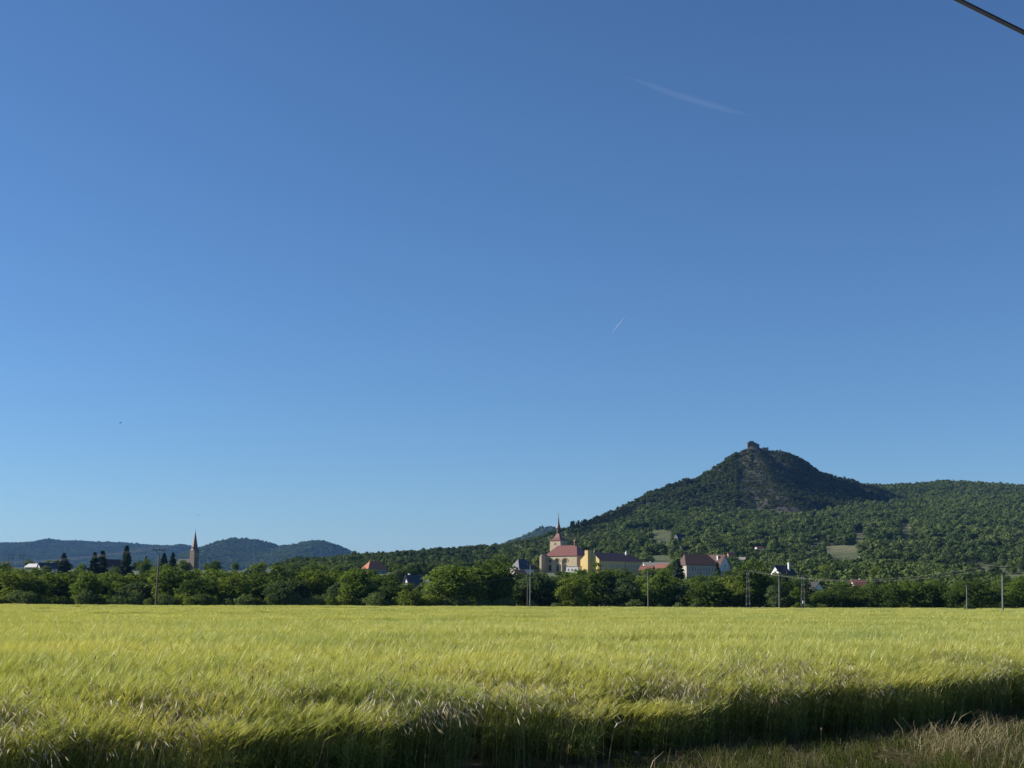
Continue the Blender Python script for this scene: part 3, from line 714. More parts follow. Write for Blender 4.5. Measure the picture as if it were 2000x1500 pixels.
        for i in range(7):
            j = (i + 1) % 7; q = [pts[i], pts[j], fr[j], fr[i]]
            m.add([T(x, zz, .12) for x, zz in q] + [T(x, zz, -.02) for x, zz in q], [(3, 2, 1, 0), (0, 1, 5, 4), (2, 3, 7, 6)])
        wo = m.build('belfry_window', M['stone_trim'], e)
        MB().add([T(x, zz, .05) for x, zz in pts], [tuple(range(7))]).build('pane', M['glass'], wo)
church()

# ---- flat white annex in front of the church
e = empty('building', P(1121, 1119, 778), rad(-30)); tag(e, 'small flat-roofed white building in front of the red-roofed church', 'building')
MB().box(-3.8, 3.8, -2.5, 2.5, -5, 3.5).build('wall', M['white'], e); MB().box(-4.0, 4.0, -2.7, 2.7, 3.503, 3.85).build('roof', M['grey'], e)
for x in (-2.3, 0, 2.3): window(e, 'front', (3.8, 2.5), x, 1.0, 1.1, 1.5)

# ---- yellow building with a gable pier
def yellow():
    d = 770.0; th = rad(40); px0 = 900 + 1355 / 5
    c0 = P(px0, 1119, d)                              # front left corner
    L, Wd, Hh, R = 36.0, 15.0, 7.2, 4.6
    ox, oy = -L / 2, -Wd / 2
    loc = Vector((c0.x - (ox * math.cos(th) - oy * math.sin(th)), c0.y - (ox * math.sin(th) + oy * math.cos(th)), c0.z))
    wins = [('front', -L / 2 + 2.6 + 2.45 * k + (0 if k < 2 else 1.6), 3.1, 0.95, 2.2) for k in range(13)]
    e = house('building', 'long bright yellow building with brown roof right of the church', loc, th, L, Wd, Hh, R, M['yellow'], M['tile_brown'], (0, 7.0), (), wins, None, .5, 'building')
    MB().box(-L / 2 - 3.6, -L / 2 - .003, -1.6, 1.0, -4, Hh + R + 1.1).build('gable_pier', M['yellow'], e)
    MB().box(-L / 2 - 3.75, -L / 2 + .1, -1.75, 1.15, Hh + R + 1.103, Hh + R + 1.3).build('pier_cap', M['tile_brown'], e)
    m = MB(); m.v = [(-L / 2 - .6, 7.9, -4), (-L / 2 - .6, -7.9, -4), (-L / 2 - .6, -7.9, Hh + .4), (-L / 2 - .6, -1.7, Hh + R + .7), (-L / 2 - .6, 1.2, Hh + R + .7), (-L / 2 - .6, 7.9, Hh + .4)]
    m.v += [(x + .58, y, z) for x, y, z in m.v]; m.f = [(0, 1, 2, 3, 4, 5), (11, 10, 9, 8, 7, 6)] + [(i + 6, (i + 1) % 6 + 6, (i + 1) % 6, i) for i in range(6)]
    m.build('gable_wall', M['yellow'], e)
    MB().box(-L / 2 + .1, L / 2 - .1, -Wd / 2 - .12, -Wd / 2 - .003, Hh - .95, Hh - .65).build('string_course', M['stone'], e)
    dm = MB().box(9.0, 9.9, -2.0, -1.1, Hh + R - 1.6, Hh + R + .3); dm.add([(8.85, -2.15, Hh + R + .3), (10.05, -2.15, Hh + R + .3), (10.05, -.95, Hh + R + .3), (8.85, -.95, Hh + R + .3), (9.45, -1.55, Hh + R + 1.6)], [(0, 1, 4), (1, 2, 4), (2, 3, 4), (3, 0, 4), (3, 2, 1, 0)])
    dm.build('roof_turret', M['white'], e)
    MB().lathe([(.35, Hh + R), (.3, Hh + R + .9), (.12, Hh + R + 1.2), (.05, Hh + R + 3.2)], 8, (-L / 2 + 3, 0)).build('finial', M['stone'], e)
    MB().tube([(-L / 2 + 20.5, -Wd / 2 - .14, -3), (-L / 2 + 20.5, -Wd / 2 - .14, Hh - 1)], .09, 6).build('downpipe', M['darksteel'], e)
yellow()

# ---- grey school with brown hipped roof, white gabled house beside it
def placed(px, py_base, d): return P(px, py_base, d)
W9 = [('front', -6.2 + 1.38 * k, 2.6, 1.0, 2.3) for k in range(10)] + [('front', -6.2 + 1.38 * k, -1.2, 1.0, 2.2) for k in range(10)]
house('building', 'wide grey building with dark brown hipped roof and rows of windows', placed(1364, 1128, 620), rad(13), 15.5, 11, 5.9, 4.6, M['grey'], M['tile_dark'], (1.6, 3.8), ((-1.5, 2.2, 1.6, .8),), W9, None, .5, 'building')
house('village_house', 'tall house with steep brown roof and white gable beside the grey building', placed(1399, 1122, 640), rad(-52), 11.5, 9.0, 2.5, 6.6, M['white'], M['tile_dark'], (0, 0), ((2.5, -1.4, 1.6, .8),), [('right', -1.6, .2, .9, 1.4), ('right', 1.6, .2, .9, 1.4), ('right', 0, 3.4, .9, 1.3)])
house('village_house', 'white house with black hipped roof and tall white chimney among trees', placed(1531, 1134, 560), rad(28), 9.0, 7.6, 2.4, 3.6, M['white'], M['blackroof'], (0, 2.4), ((1.2, -2.0, 3.2, .75),), [('front', -2.5, .4, 1, 1.3), ('front', 2, .4, 1, 1.3), ('left', 0, .3, 1, 1.3), ('left', 0, 3.2, .8, .9)])
house('village_house', 'dark slate hipped roof of a house left of the church', placed(1020, 1116, 700), rad(35), 9.5, 8, 1.5, 4.6, M['white'], M['slate'], (2.6, 2.6), (), [('front', -2, -1, 1, 1.4), ('front', 2, -1, 1, 1.4)])
house('village_house', 'low orange-tiled roof below the dark slate roof', placed(1013, 1126, 660), rad(40), 6, 5, 1.2, 2.0, M['white'], M['tile_orange'], (0, 0), ((1, 0.6, .8, .5),), [('front', 0, -.6, 1, 1.2)])
house('village_house', 'orange hipped tile roof of a house rising behind the tree belt', placed(731, 1120, 740), rad(30), 11, 9.5, 2.6, 3.9, M['grey'], M['tile_orange'], (3.2, 3.2), ((0, 0, .7, .7),), [('front', -3, 0, 1, 1.5), ('front', 0, 0, 1, 1.5), ('front', 3, 0, 1, 1.5)])
house('village_house', 'grey-roofed cottage with white gable glimpsed in a gap of the tree belt', placed(807, 1157, 420), rad(38), 5.2, 4.2, 1.6, 3.6, M['white'], M['slate'], (0, 0), ((-1.2, 0.4, 1.1, .6),), [('right', 0, .4, .9, 1.2), ('front', 0, .3, .9, 1.0), ('left', 0, .6, .9, 1.2)])
house('village_house', 'red-roofed house left of the grey building with brown hipped roof', placed(1293, 1119, 720), rad(-40), 8, 6.5, 2.0, 2.6, M['white'], M['tile_red'], (0, 0), ((1, 1, .9, .6),), [('front', -1.8, .2, 1, 1.2), ('right', 0, .3, 1, 1.2)])
house('village_house', 'long low house with grey sheet roof behind the red-roofed one', placed(1281, 1111, 760), rad(8), 14, 6, 1.8, 1.7, M['white'], M['grey'], (0, 0), ((-3, .5, .9, .6),), [('front', -4, .2, 1, 1.1), ('front', 0, .2, 1, 1.1), ('front', 4, .2, 1, 1.1)])
house('village_house', 'small red-tiled house at the right end of the yellow building', placed(1264, 1120, 700), rad(-25), 6.5, 5.5, 1.8, 2.1, M['tile_red'], M['tile_red'], (0, 0), (), [('front', 0, .1, 1, 1.1)])
house('village_house', 'red-roofed house half hidden in trees on the right', placed(1676, 1149, 420), rad(8), 3.6, 4.2, .9, 1.6, M['white'], M['tile_red'], (0, 0), ((.8, .3, .6, .4),), [('front', 0, -.9, .8, 1.0)])
house('village_house', 'white gable end peeping through trees beside the lattice mast', placed(1591, 1157, 400), rad(-62), 4.0, 3.0, 1.4, 1.5, M['white'], M['blackroof'], (0, 0), (), [('right', 0, .1, .7, .9)])
house('village_house', 'long white house with dark roof on the far left skyline', placed(92, 1117, 640), rad(38), 8, 5, 1.8, 2.3, M['white'], M['slate'], (0, 0), ((2, .6, .9, .6),), [('left', 0, .2, 1.2, 1.2), ('front', -2.6, .2, 1, 1.2), ('front', 2.6, .2, 1, 1.2)])
house('village_house', 'low house with pale sunlit metal roof at the far left', placed(70, 1115, 655), rad(-20), 8, 6, 1.8, 1.5, M['grey'], M['white'], (0, 0), (), [('front', 0, .1, 1.1, 1.1)])
house('village_house', 'brown-red roofed house between the conifers left of the pole', placed(219, 1112, 640), rad(22), 6.5, 5.6, 1.6, 2.9, M['grey'], M['tile_dark'], (0, 0), ((-1.6, .8, 1.2, .6),), [('right', 0, .4, 1, 1.2), ('front', 0, .2, 1, 1.2)])
# huts on the hillside
def on_hill(px, py, lo=860, hi=2300):
    best = None
    for d in np.arange(lo, hi, 3.0):
        p = P(px, py, d)
        if float(H(p.x, d)) >= p.z: best = d; break
    p = P(px, py, best or 1000); return Vector((p.x, p.y, float(H(p.x, p.y)) + .9))
for px_, py_, L_, W_, h_, r_, wm, rm, rz, lab in [
        (1327, 1058, 8, 6, 2.6, 3.2, M['slate'], M['blackroof'], 30, 'dark blue hut on the clearing high on the hillside'),
        (1346, 1073, 4, 4, 2.4, 1.4, M['white'], M['slate'], 40, 'tiny white hut on the slope above the grey town building'),
        (1483, 1080, 6, 4.5, 2.3, 1.6, M['white'], M['tile_red'], 20, 'small white hut with reddish roof in the middle of the wooded slope'),
        (1428, 1096, 5, 4, 2.8, 2.2, M['yellow'], M['tile_orange'], 15, 'small ochre cottage just right of the white gabled house'),
        (1446, 1104, 7, 5, 2.6, 1.6, M['white'], M['grey'], -15, 'low white cottage at the foot of the wooded slope'),
        (1537, 1090, 7, 5, 2.4, 2.0, M['white'], M['slate'], 25, 'small cottage with grey roof above the black-roofed white house'),
        (1572, 1087, 4, 3.6, 2.2, 1.4, M['white'], M['tile_orange'], 30, 'tiny pale hut right of the cottage with grey roof'),
        (1585, 1103, 6, 4, 1.8, 0.9, M['white'], M['white'], 10, 'white shed roof in the orchard on the lower slope'),
        (1686, 1093, 5, 4, 2.0, 1.2, M['white'], M['slate'], 0, 'tiny white hut below the dry meadow on the slope')]:
    house('hillside_hut', lab, on_hill(px_, py_), rad(rz), L_, W_, h_, r_, wm, rm, (0, 0), (), [('front', 0, .7, .9, .9)], None, .3, 'hut', 'huts scattered on the hillside')

# ---- slim stone church on the left
def left_church():
    c = P(378.5, 1112, 900); th = rad(-33)
    e = empty('church', c, th); tag(e, 'small stone church with tall pointed dark red spire on left', 'church')
    hw, Ht = 2.1, 12.6
    MB().box(-hw, hw, -hw, hw, -5, Ht).build('tower_wall', M['stone_old'], e)
    g = MB()
    for s, ax in ((-1, 0), (1, 0), (-1, 1), (1, 1)):     # four small gables at the foot of the spire
        q = [(-hw - .12, Ht - .4), (hw + .12, Ht - .4), (0, Ht + 2.6)]
        f3 = [((x, s * (hw + .1), z) if ax == 0 else (s * (hw + .1), x, z)) for x, z in q]; b3 = [((x, s * (hw - .5), z) if ax == 0 else (s * (hw - .5), x, z)) for x, z in q]
        g.add(f3 + b3, [(0, 1, 2), (5, 4, 3), (0, 3, 4, 1), (1, 4, 5, 2), (2, 5, 3, 0)])
    g.build('spire_gable', M['stone_old'], e)
    MB().lathe([(hw * 1.24, Ht - .2), (hw * 1.04, Ht + 2.2), (hw * .58, Ht + 7.2), (.10, Ht + 13.0)], 8, (0, 0), math.pi / 8).build('spire', M['copper'], e)
    MB().lathe([(.06, Ht + 12.9), (.2, Ht + 13.2), (.05, Ht + 13.5), (.04, Ht + 14.8)], 6).box(-.35, .35, -.04, .04, Ht + 14.2, Ht + 14.3).build('cross', M['darksteel'], e)
    for face in ('front', 'right'):
        for k in (-.75, .75):
            window(e, face, (hw, hw), k, 8.2, .85, 2.6, M['stone'], 'belfry_window')
    n = MB(); n.v = [(-14, -3.6, -5), (-hw - .003, -3.6, -5), (-hw - .003, 3.6, -5), (-14, 3.6, -5), (-14, -3.6, 3.0), (-hw - .003, -3.6, 3.0), (-hw - .003, 3.6, 3.0), (-14, 3.6, 3.0), (-14, 0, 6.6), (-hw - .003, 0, 6.6)]
    n.f = [(0, 1, 5, 4), (2, 3, 7, 6), (3, 0, 4, 8, 7), (1, 2, 6, 9, 5)]; n.build('nave_wall', M['stone_old'], e)
    v, f = roof_mesh(11.6, 7.2, 3.05, 3.75, 0, 0, .35); v = [(x - 8.2, y, z) for x, y, z in v]
    link('nave_roof', new_mesh('nave_roof', v, f, M['blackroof']), e)
    for k in range(3): window(e, 'front', (0, 3.6), -11.8 + 3.4 * k, 1.2, .9, 2.4, M['stone'])
left_church()

# ---- castle ruin on the hill top
e = empty('castle_ruin', Vector((PK.x - 1, PK.y, PK.z - 6.0))); tag(e, 'crumbling dark stone castle ruin on the hill summit', 'ruin'); e.scale = (.82, .82, .82)
def ruin_wall(x0, x1, y0, y1, tops, seed):
    rng = random.Random(seed); m = MB(); n = len(tops)
    for k in range(n):
        a = x0 + (x1 - x0) * k / n; b = x0 + (x1 - x0) * (k + 1) / n - .002
        m.box(a, b, y0 + rng.uniform(-.3, .3), y1 + rng.uniform(-.3, .3), -8, tops[k])
    return m
ruin_wall(-8.6, 3.0, -5.0, -2.6, [6.4, 8.0, 9.4, 9.8, 10.2, 10.0, 10.3, 9.9, 9.2], 1).build('tower_wall', M['ruin'], e)
ruin_wall(-8.4, 2.8, 1.6, 4.0, [7.4, 8.6, 9.2, 9.4, 9.2, 9.6, 8.6], 2).build('tower_wall', M['ruin'], e)
ruin_wall(3.2, 12.0, -5.6, -3.2, [7.4, 7.0, 6.4, 5.6, 4.8, 4.4], 3).build('curtain_wall', M['ruin'], e)
ruin_wall(-8.5, -6.2, -2.4, 1.5, [7.9, 8.0], 4).build('tower_wall', M['ruin'], e)
ruin_wall(.6, 2.9, -2.4, 1.5, [8.5, 8.3], 5).build('tower_wall', M['ruin'], e)
# rock ledges below the ruin
rk = MB(); rng = random.Random(9)
e2 = empty('castle_ruin', P(1060, 1031, 5600) + Vector((0, 0, -4))); tag(e2, 'tiny far castle ruin on the blue hill left of the church spire', 'ruin')
ruin_wall(-9, 6, -4, 3, [6, 9, 13, 17, 12, 9, 10], 6).build('curtain_wall', M['ruin'], e2)

# ------------------------------------------------------------------ power poles and lines
TOPS = {}
def pole(key, label, pxb, pyb, pxt, pyt, d, head, arm=2.0, mat=None, r=(.17, .11), yaw=0.0):
    b = P(pxb, pyb, d); t = P(pxt, pyt, d); base = Vector((b.x, d, float(G(b.x, d))))
    e = empty('power_pole' if head != 'lattice' else 'lattice_mast', base); tag(e, label, 'pole' if head != 'lattice' else 'mast', 'poles along the far edge of the field')
    top = t - base; ax = top.normalized(); low = -ax * .6; mat = mat or M['conc']
    ca = Vector((math.cos(yaw), math.sin(yaw), 0))
    if head == 'lattice':
        hw = .42; side = Vector((1, 0, 0)); fw = Vector((0, 1, 0))
        for sx in (-1, 1):
            for sy in (-1, 1):
                m = MB(); m.tube([low + side * sx * hw + fw * sy * hw, top + side * sx * .2 + fw * sy * .2], .036, 4); m.build('leg', M['steel'], e)
        n = 11
        for k in range(n):
            f0, f1 = k / n, (k + 1) / n; w0 = hw + (.2 - hw) * f0; w1 = hw + (.2 - hw) * f1; s = 1 if k % 2 else -1
            m = MB()
            for sy in (-1, 1):
                m.tube([top * f0 + side * s * w0 + fw * sy * w0, top * f1 - side * s * w1 + fw * sy * w1], .018, 4)
                m.tube([top * f0 + side * sy * w0 + fw * s * w0, top * f1 + side * sy * w1 - fw * s * w1], .018, 4)
            m.build('brace', M['steel'], e)
        m = MB(); m.tube([top - ca * arm / 2, top + ca * arm / 2], .06, 6); m.build('crossarm', M['steel'], e)
        tips = [top + ca * arm * q for q in (-.45, 0, .45)]
    elif head == 'vee':
        armz = top; fork = top - ax * arm * .42
        m = MB(); m.tube([low, Vector((0, 0, 0)), fork], [r[0] * 1.05, r[0], r[1]], 10); m.build('shaft', mat, e, True)
        m = MB(); m.tube([armz - ca * arm / 2, armz + ca * arm / 2], .075, 6); cr = m.build('crossarm', M['darksteel'], e)
        for s in (-1, 1):
            m = MB(); m.tube([fork - ax * .1, armz + ca * s * arm * .27 - ax * .04], .06, 6); m.build('brace', M['darksteel'], e)
        tips = [armz + ca * arm * q for q in (-.48, 0, .48)]
    else:
        m = MB(); m.tube([low, Vector((0, 0, 0)), top], [r[0] * 1.05, r[0], r[1]], 10); m.build('shaft', mat, e, True)
        armz = top - ax * .25
        m = MB(); m.tube([armz - ca * arm / 2 - Vector((0, .15, 0)), armz + ca * arm / 2 - Vector((0, .15, 0))], .06, 6); m.build('crossarm', M['conc'], e)
        if head == 'double':
            m = MB(); m.tube([armz - ca * arm * .3 - ax * .45 - Vector((0, .15, 0)), armz + ca * arm * .3 - ax * .45 - Vector((0, .15, 0))], .05, 6); m.build('crossarm', M['conc'], e)
        tips = [armz + ca * arm * q - Vector((0, .15, 0)) for q in (-.45, 0, .45)]
    for q in tips:
        m = MB(); m.tube([q, q + Vector((0, 0, .12)), q + Vector((0, 0, .18)), q + Vector((0, 0, .42))], [.03, .05, .09, .05], 6); m.build('insulator', M['porcelain'], e)
    TOPS[key] = [base + q + Vector((0, 0, .42)) for q in tips]
    return e
pole('A', 'tall leaning pole with V-braced crossarm standing in the field on the left', 304, 1185, 311.5, 1074, 236, 'vee', 2.25, M['pole_wood'], (.19, .12), rad(6))
pole('B', 'tall slim pole left of the church in front of the dark trees', 1035, 1185, 1036, 1102, 262, 'tee', 1.2, M['conc'], (.12, .085))
pole('B2', 'thin short pole close beside the taller pole left of the church', 1030, 1182, 1030.5, 1134, 280, 'tee', .9, M['pole_wood'], (.13, .09))
pole('C', 'pale concrete pole with two short crossarms below the yellow building', 1266, 1186, 1265, 1117, 268, 'double', 1.6, M['conc'], (.12, .085))
pole('D', 'steel lattice mast carrying wires in front of the tallest dark tree', 1461, 1186, 1460.5, 1118, 272, 'lattice', 1.6)
pole('E', 'pale pole with crossarm between the two lattice masts', 1522, 1187, 1521.5, 1123, 268, 'tee', 1.5, M['conc'], (.14, .09))
pole('F', 'darker lattice mast right of the pale crossarm pole', 1568, 1187, 1568, 1126, 272, 'lattice', 1.3)
pole('G', 'thin pole rising from a round green bush near the right edge', 1888, 1190, 1888, 1144, 262, 'tee', .7, M['conc'], (.11, .08))
pole('H', 'pole with V-braced crossarm at the right edge of the field', 1958.5, 1195, 1957.5, 1108, 222, 'vee', 2.9, M['conc'], (.17, .12), rad(-4))
e = empty('switch_box', P(1569.5, 1176, 271.2)); tag(e, 'small white switch box fixed low on the darker lattice mast', 'switch box')
MB().box(-.22, .22, -.15, .15, -.3, .3).build('case', M['white'], e); MB().box(-.16, .16, -.17, -.152, -.22, .22).build('door', M['frame'], e)

def wire(label, a, b, sag, r, mat, name='power_line'):
    a = Vector(a); b = Vector(b); n = 40
    pts = [a.lerp(b, k / n) - Vector((0, 0, 4 * sag * (k / n) * (1 - k / n))) for k in range(n + 1)]
    mid = pts[0]; m = MB(); m.tube([p - mid for p in pts], r, 6)
    o = m.build(name, mat); o.location = mid
    tag(o, label, 'cable', 'overhead wires' if name == 'power_line' else None); return o
for k, nm in enumerate(('near', 'middle', 'outer')):
    p = P(-260, 1076 + 3 * k, 330)
    wire(f'{nm} of three dark wires running left from the V-braced leaning pole', TOPS['A'][k], p, 2.6, .010, M['wiredark'])
wire('pale sagging wire from the pole left of the church to the first lattice mast', TOPS['B'][1] - Vector((0, 0, 2.2)), TOPS['D'][0], 3.3, .02, M['wire'])
wire('faint wire running left from the tall pole beside the church into the trees', P(700, 1146, 272), TOPS['B'][1] - Vector((0, 0, 2.2)), 0.8, .02, M['wiredark'])
wire('second sagging wire under the pale one between church pole and lattice mast', TOPS['B'][0] - Vector((0, 0, 2.6)), TOPS['D'][1] - Vector((0, 0, .2)), 3.0, .018, M['wiredark'])
for k, nm in enumerate(('left', 'middle', 'right')):
    wire(f'wire from the {nm} insulator of the first lattice mast to the right-edge pole', TOPS['D'][k], TOPS['H'][k], 2.2 + .15 * k, .010, M['wire'] if k != 1 else M['wiredark'])
    wire(f'wire leaving the {nm} insulator of the right-edge pole out of the picture', TOPS['H'][k], P(2420, 1098 + 2 * k, 215), .8, .010, M['wire'] if k != 1 else M['wiredark'])
# far wooden twin poles on the left horizon
for px_, lab in ((20, 'leftmost tiny twin-legged line pole on the far left horizon'), (42, 'second tiny twin-legged line pole on the far left horizon')):
    b = P(px_, 1104, 700); e = empty('twin_pole', b); tag(e, lab, 'pole', 'twin poles on the horizon')
    for s in (-.9, .9):
        m = MB(); m.tube([(s * 1.2, 0, -4), (s, 0, 6.0)], [.16, .11], 6); m.build('leg', M['pole_wood'], e)
    m = MB(); m.tube([(-2.2, 0, 5.4), (2.2, 0, 5.4)], .12, 6); m.build('crossarm', M['pole_wood'], e)
# the thick near cable at the top right corner
wire('thick black overhead cable crossing the top right corner of the sky', P(1500, -190, 9.2), P(2450, 282, 8.2), 0.02, .0165, M['rubber'], 'overhead_cable')

# ------------------------------------------------------------------ trees one can tell apart
LAND = [(-10, 'the left picture edge'), (304, 'the leaning V-braced pole'), (380, 'the pointed stone spire'), (505, 'the pair of dark poplars'), (731, 'the orange hipped roof'), (806, 'the cottage in the gap'),
        (1035, 'the tall church pole'), (1093, 'the needle spire'), (1266, 'the two-armed pole'), (1364, 'the grey town building'), (1460, 'the first lattice mast'),
        (1531, 'the black-roofed house'), (1676, 'the half-hidden red roof'), (1790, 'the dry meadow strip'), (1888, 'the thin pole in a bush'), (1958, 'the right-edge pole'), (2010, 'the right picture edge')]
ORD = ['first', 'second', 'third', 'fourth', 'fifth', 'sixth', 'seventh', 'eighth', 'ninth', 'tenth', 'eleventh', 'twelfth', 'thirteenth', 'fourteenth', 'fifteenth', 'sixteenth', 'seventeenth', 'eighteenth', 'nineteenth', 'twentieth', 'twenty-first', 'twenty-second', 'twenty-third', 'twenty-fourth', 'twenty-fifth', 'twenty-sixth', 'twenty-seventh', 'twenty-eighth', 'twenty-ninth', 'thirtieth']
TREES = []
def plant(kind, px, d, h, w, vi, row, dz=0.0):
    """a tree or bush as trunk and crown under one empty; labelled later from what it stands beside"""
    p = P(px, 1150, d); z = float(G(p.x, d)) if d < 862 else max(float(G(p.x, d)), float(H(p.x, d)))
    e = empty({'tree': 'broadleaf_tree', 'bush': 'bush', 'conifer': 'conifer_tree', 'poplar': 'poplar_tree'}[kind], (p.x, d, z + dz), random.uniform(0, 6.28))
    if kind in ('tree', 'poplar'):
        cr, tr, sh, mt = VAR[vi % 12]; e.scale = (w / 9, w / 9, h / 12)
        word = ['mid-green', 'dark', 'yellow-green', 'grey-green'][mt]
    elif kind == 'bush':
        cr, tr = BUSH[vi % 6]; e.scale = (w / 4.6, w / 4.6, h / 4.2); word = 'pale green' if vi % 3 else 'yellow-green'
    else:
        cr, tr = CON[vi % 3]; e.scale = (w / 6.4, w / 6.4, h / 14); word = 'dark'
    link('trunk' if kind != 'bush' else 'stem', tr, e); link('crown', cr, e)
    TREES.append((e, kind, px, row, word, h)); return e

BELT = [(-80, 1098), (0, 1102), (60, 1106), (110, 1108), (170, 1113), (230, 1112), (300, 1106), (350, 1104), (400, 1110), (450, 1106), (500, 1101), (560, 1099), (620, 1106), (680, 1104), (720, 1116), (760, 1121), (785, 1137), (820, 1140),
        (838, 1114), (880, 1104), (930, 1092), (965, 1088), (1000, 1110), (1020, 1122), (1045, 1106), (1080, 1111), (1110, 1114), (1145, 1112), (1172, 1098), (1205, 1112), (1240, 1118), (1285, 1108), (1320, 1120), (1360, 1124),
        (1395, 1118), (1435, 1108), (1465, 1096), (1500, 1116), (1530, 1119), (1560, 1124), (1600, 1138), (1640, 1134), (1680, 1141), (1720, 1131), (1770, 1130), (1820, 1127), (1870, 1131), (1920, 1130), (1960, 1126), (2010, 1122), (2100, 1120)]
bx_ = np.array([q[0] for q in BELT], float); by_ = np.array([q[1] for q in BELT], float)
def belt_top(px): return float(np.interp(px, bx_, by_))
rr = random.Random(21)
def allowed_top(px, half, d):
    t = -1e9
    for a, b, y, dd in KEEP:
        if d < dd and px + half > a and px - half < b: t = max(t, y)
    return t
# second row of the belt, then the front row
for row, d0, d1, step, wpx in (('second belt row', 318, 345, 38, (74, 120)), ('field-edge row', 292, 308, 40, (62, 104))):
    px = -70.0
    while px < 2080:
        d = rr.uniform(d0, d1); wp = rr.uniform(*wpx)
        if px > 1580: wp = rr.uniform(60, 84)
        tp = belt_top(px) + (rr.uniform(-2, 9) if row[0] == 's' else (rr.uniform(4, 32) if px < 1560 else rr.uniform(1, 14)))
        tp = max(tp, allowed_top(px, wp * .32, d))
        base = at_ground(px, d).z; h = zpx(tp, px, d) - base
        w = wp * d / FPX
        if h > 2.5:
            if h < 7: w = min(w, h * 1.1)
            vi = rr.randrange(12) if px < 1580 else rr.choice([1, 5, 9, 0, 1, 9, 6])
            plant('tree', px, d, h * 1.03, w, vi, row)
        px += step * rr.uniform(.75, 1.3) * (1 if px < 1580 else .8)
# bushes along the field edge
px = -40.0
while px < 2040:
    if px < 900: dens = 1.0; hh = (2.0, 4.4)
    elif px < 1340: dens = .62; hh = (1.4, 3.0)
    elif px < 1660: dens = .25; hh = (1.2, 2.2)
    else: dens = .0; hh = (1, 1.6)
    if rr.random() < dens:
        d = rr.uniform(284.5, 289); h = rr.uniform(*hh)
        h = min(h, zpx(allowed_top(px, 14, d), px, d) - at_ground(px, d).z) if allowed_top(px, 14, d) > 0 else h
        if h > .8: plant('bush', px, d, h + .5, h * rr.uniform(1.1, 1.7) + .6, rr.randrange(6), 'field edge')
    px += rr.uniform(17, 34)
plant('bush', 1891, 262.8, 2.3, 2.6, 1, 'field edge'); plant('bush', 1577, 273, 2.0, 2.0, 1, 'field edge')
# trees of the village between the belt and the hill
n_ = 0; tries = 0
while n_ < 150 and tries < 3000:
    tries += 1
    d = rr.uniform(365, 880); px = rr.uniform(-60, 2060); h = rr.uniform(6.5, 12.5); w = h * rr.uniform(.65, .95)
    base = at_ground(px, d).z; half = w / d * FPX / 2
    at_ = allowed_top(px, half, d); tp = 1150 if at_ < 0 else at_
    top_limit = {True: 1088, False: 1098}[px < 560 and d > 480]
    t_ = proj(P(px, 1150, d).x, d, base + h)[1]
    lim = max(at_, top_limit + rr.uniform(0, 10))
    if t_ < lim:
        h2 = zpx(lim, px, d) - base
        if h2 < 3.2: continue
        h, w = h2, min(w, h2 * .95)
    if proj(P(px, 1150, d).x, d, base + h)[1] > belt_top(px) + 8: continue      # wholly behind the belt
    plant('tree', px, d, h, w, rr.randrange(12), 'village'); n_ += 1
# conifers and poplars
for px_, top_, d, w_ in ((122, 1081, 660, 5.0), (182, 1080, 600, 4.6), (197, 1077, 605, 5.2), (244, 1068, 560, 5.4), (318, 1081, 700, 5.6), (335, 1080, 720, 5.2), (283, 1087, 690, 3.5), (1402, 1099, 600, 3.6), (1326, 1093, 590, 5.5)):
    b = at_ground(px_, d).z
    plant('conifer', px_, d, zpx(top_, px_, d) - b, w_ * (1.9 if d < 680 and px_ < 300 else 1.5), rr.randrange(3), 'village skyline')
for px_, top_ in ((504, 1094), (510, 1091)):
    b = at_ground(px_, 500).z; plant('poplar', px_, 500, zpx(top_, px_, 500) - b, 1.9, 5, 'village skyline')
# big trees the photograph shows clearly
for px_, top_, wp, d, vi in ((884, 1103, 118, 289, 6), (962, 1087, 112, 300, 1), (1168, 1096, 74, 296, 9), (1466, 1093, 84, 300, 1), (1290, 1106, 72, 297, 2), (1052, 1104, 70, 295, 7), (548, 1128, 70, 288, 7), (170, 1112, 74, 290, 2),
                            (1120, 1122, 70, 290, 4), (700, 1108, 84, 291, 6), (1225, 1118, 66, 293, 7), (1520, 1140, 66, 290, 8)):
    b = at_ground(px_, d).z; plant('tree', px_, d, (zpx(top_, px_, d) - b) * 1.02, wp * d / FPX, vi, 'field-edge row')
for px_, top_, d, w_, vi in ((1516, 1118, 500, 6, 0), (1548, 1123, 505, 7, 6), (1676, 1141, 395, 6, 1), (1286, 1106, 675, 8, 0), (1268, 1107, 660, 8, 3), (1300, 1108, 660, 8, 9), (796, 1136, 395, 6.5, 6), (822, 1132, 398, 6.5, 2), (812, 1152, 330, 4.0, 4),
                             (86, 1104, 600, 7, 2), (66, 1105, 590, 7, 0), (1016, 1119, 620, 7, 1), (1093, 1115, 700, 7, 6), (1108, 1116, 690, 6, 3), (219, 1104, 590, 6, 9), (356, 1093, 800, 8, 6), (1345, 1122, 560, 6, 0), (1587, 1147, 380, 4, 1), (1601, 1150, 382, 4, 5)):
    b = at_ground(px_, d).z; plant('tree', px_, d, zpx(top_, px_, d) - b, w_, vi, 'village')
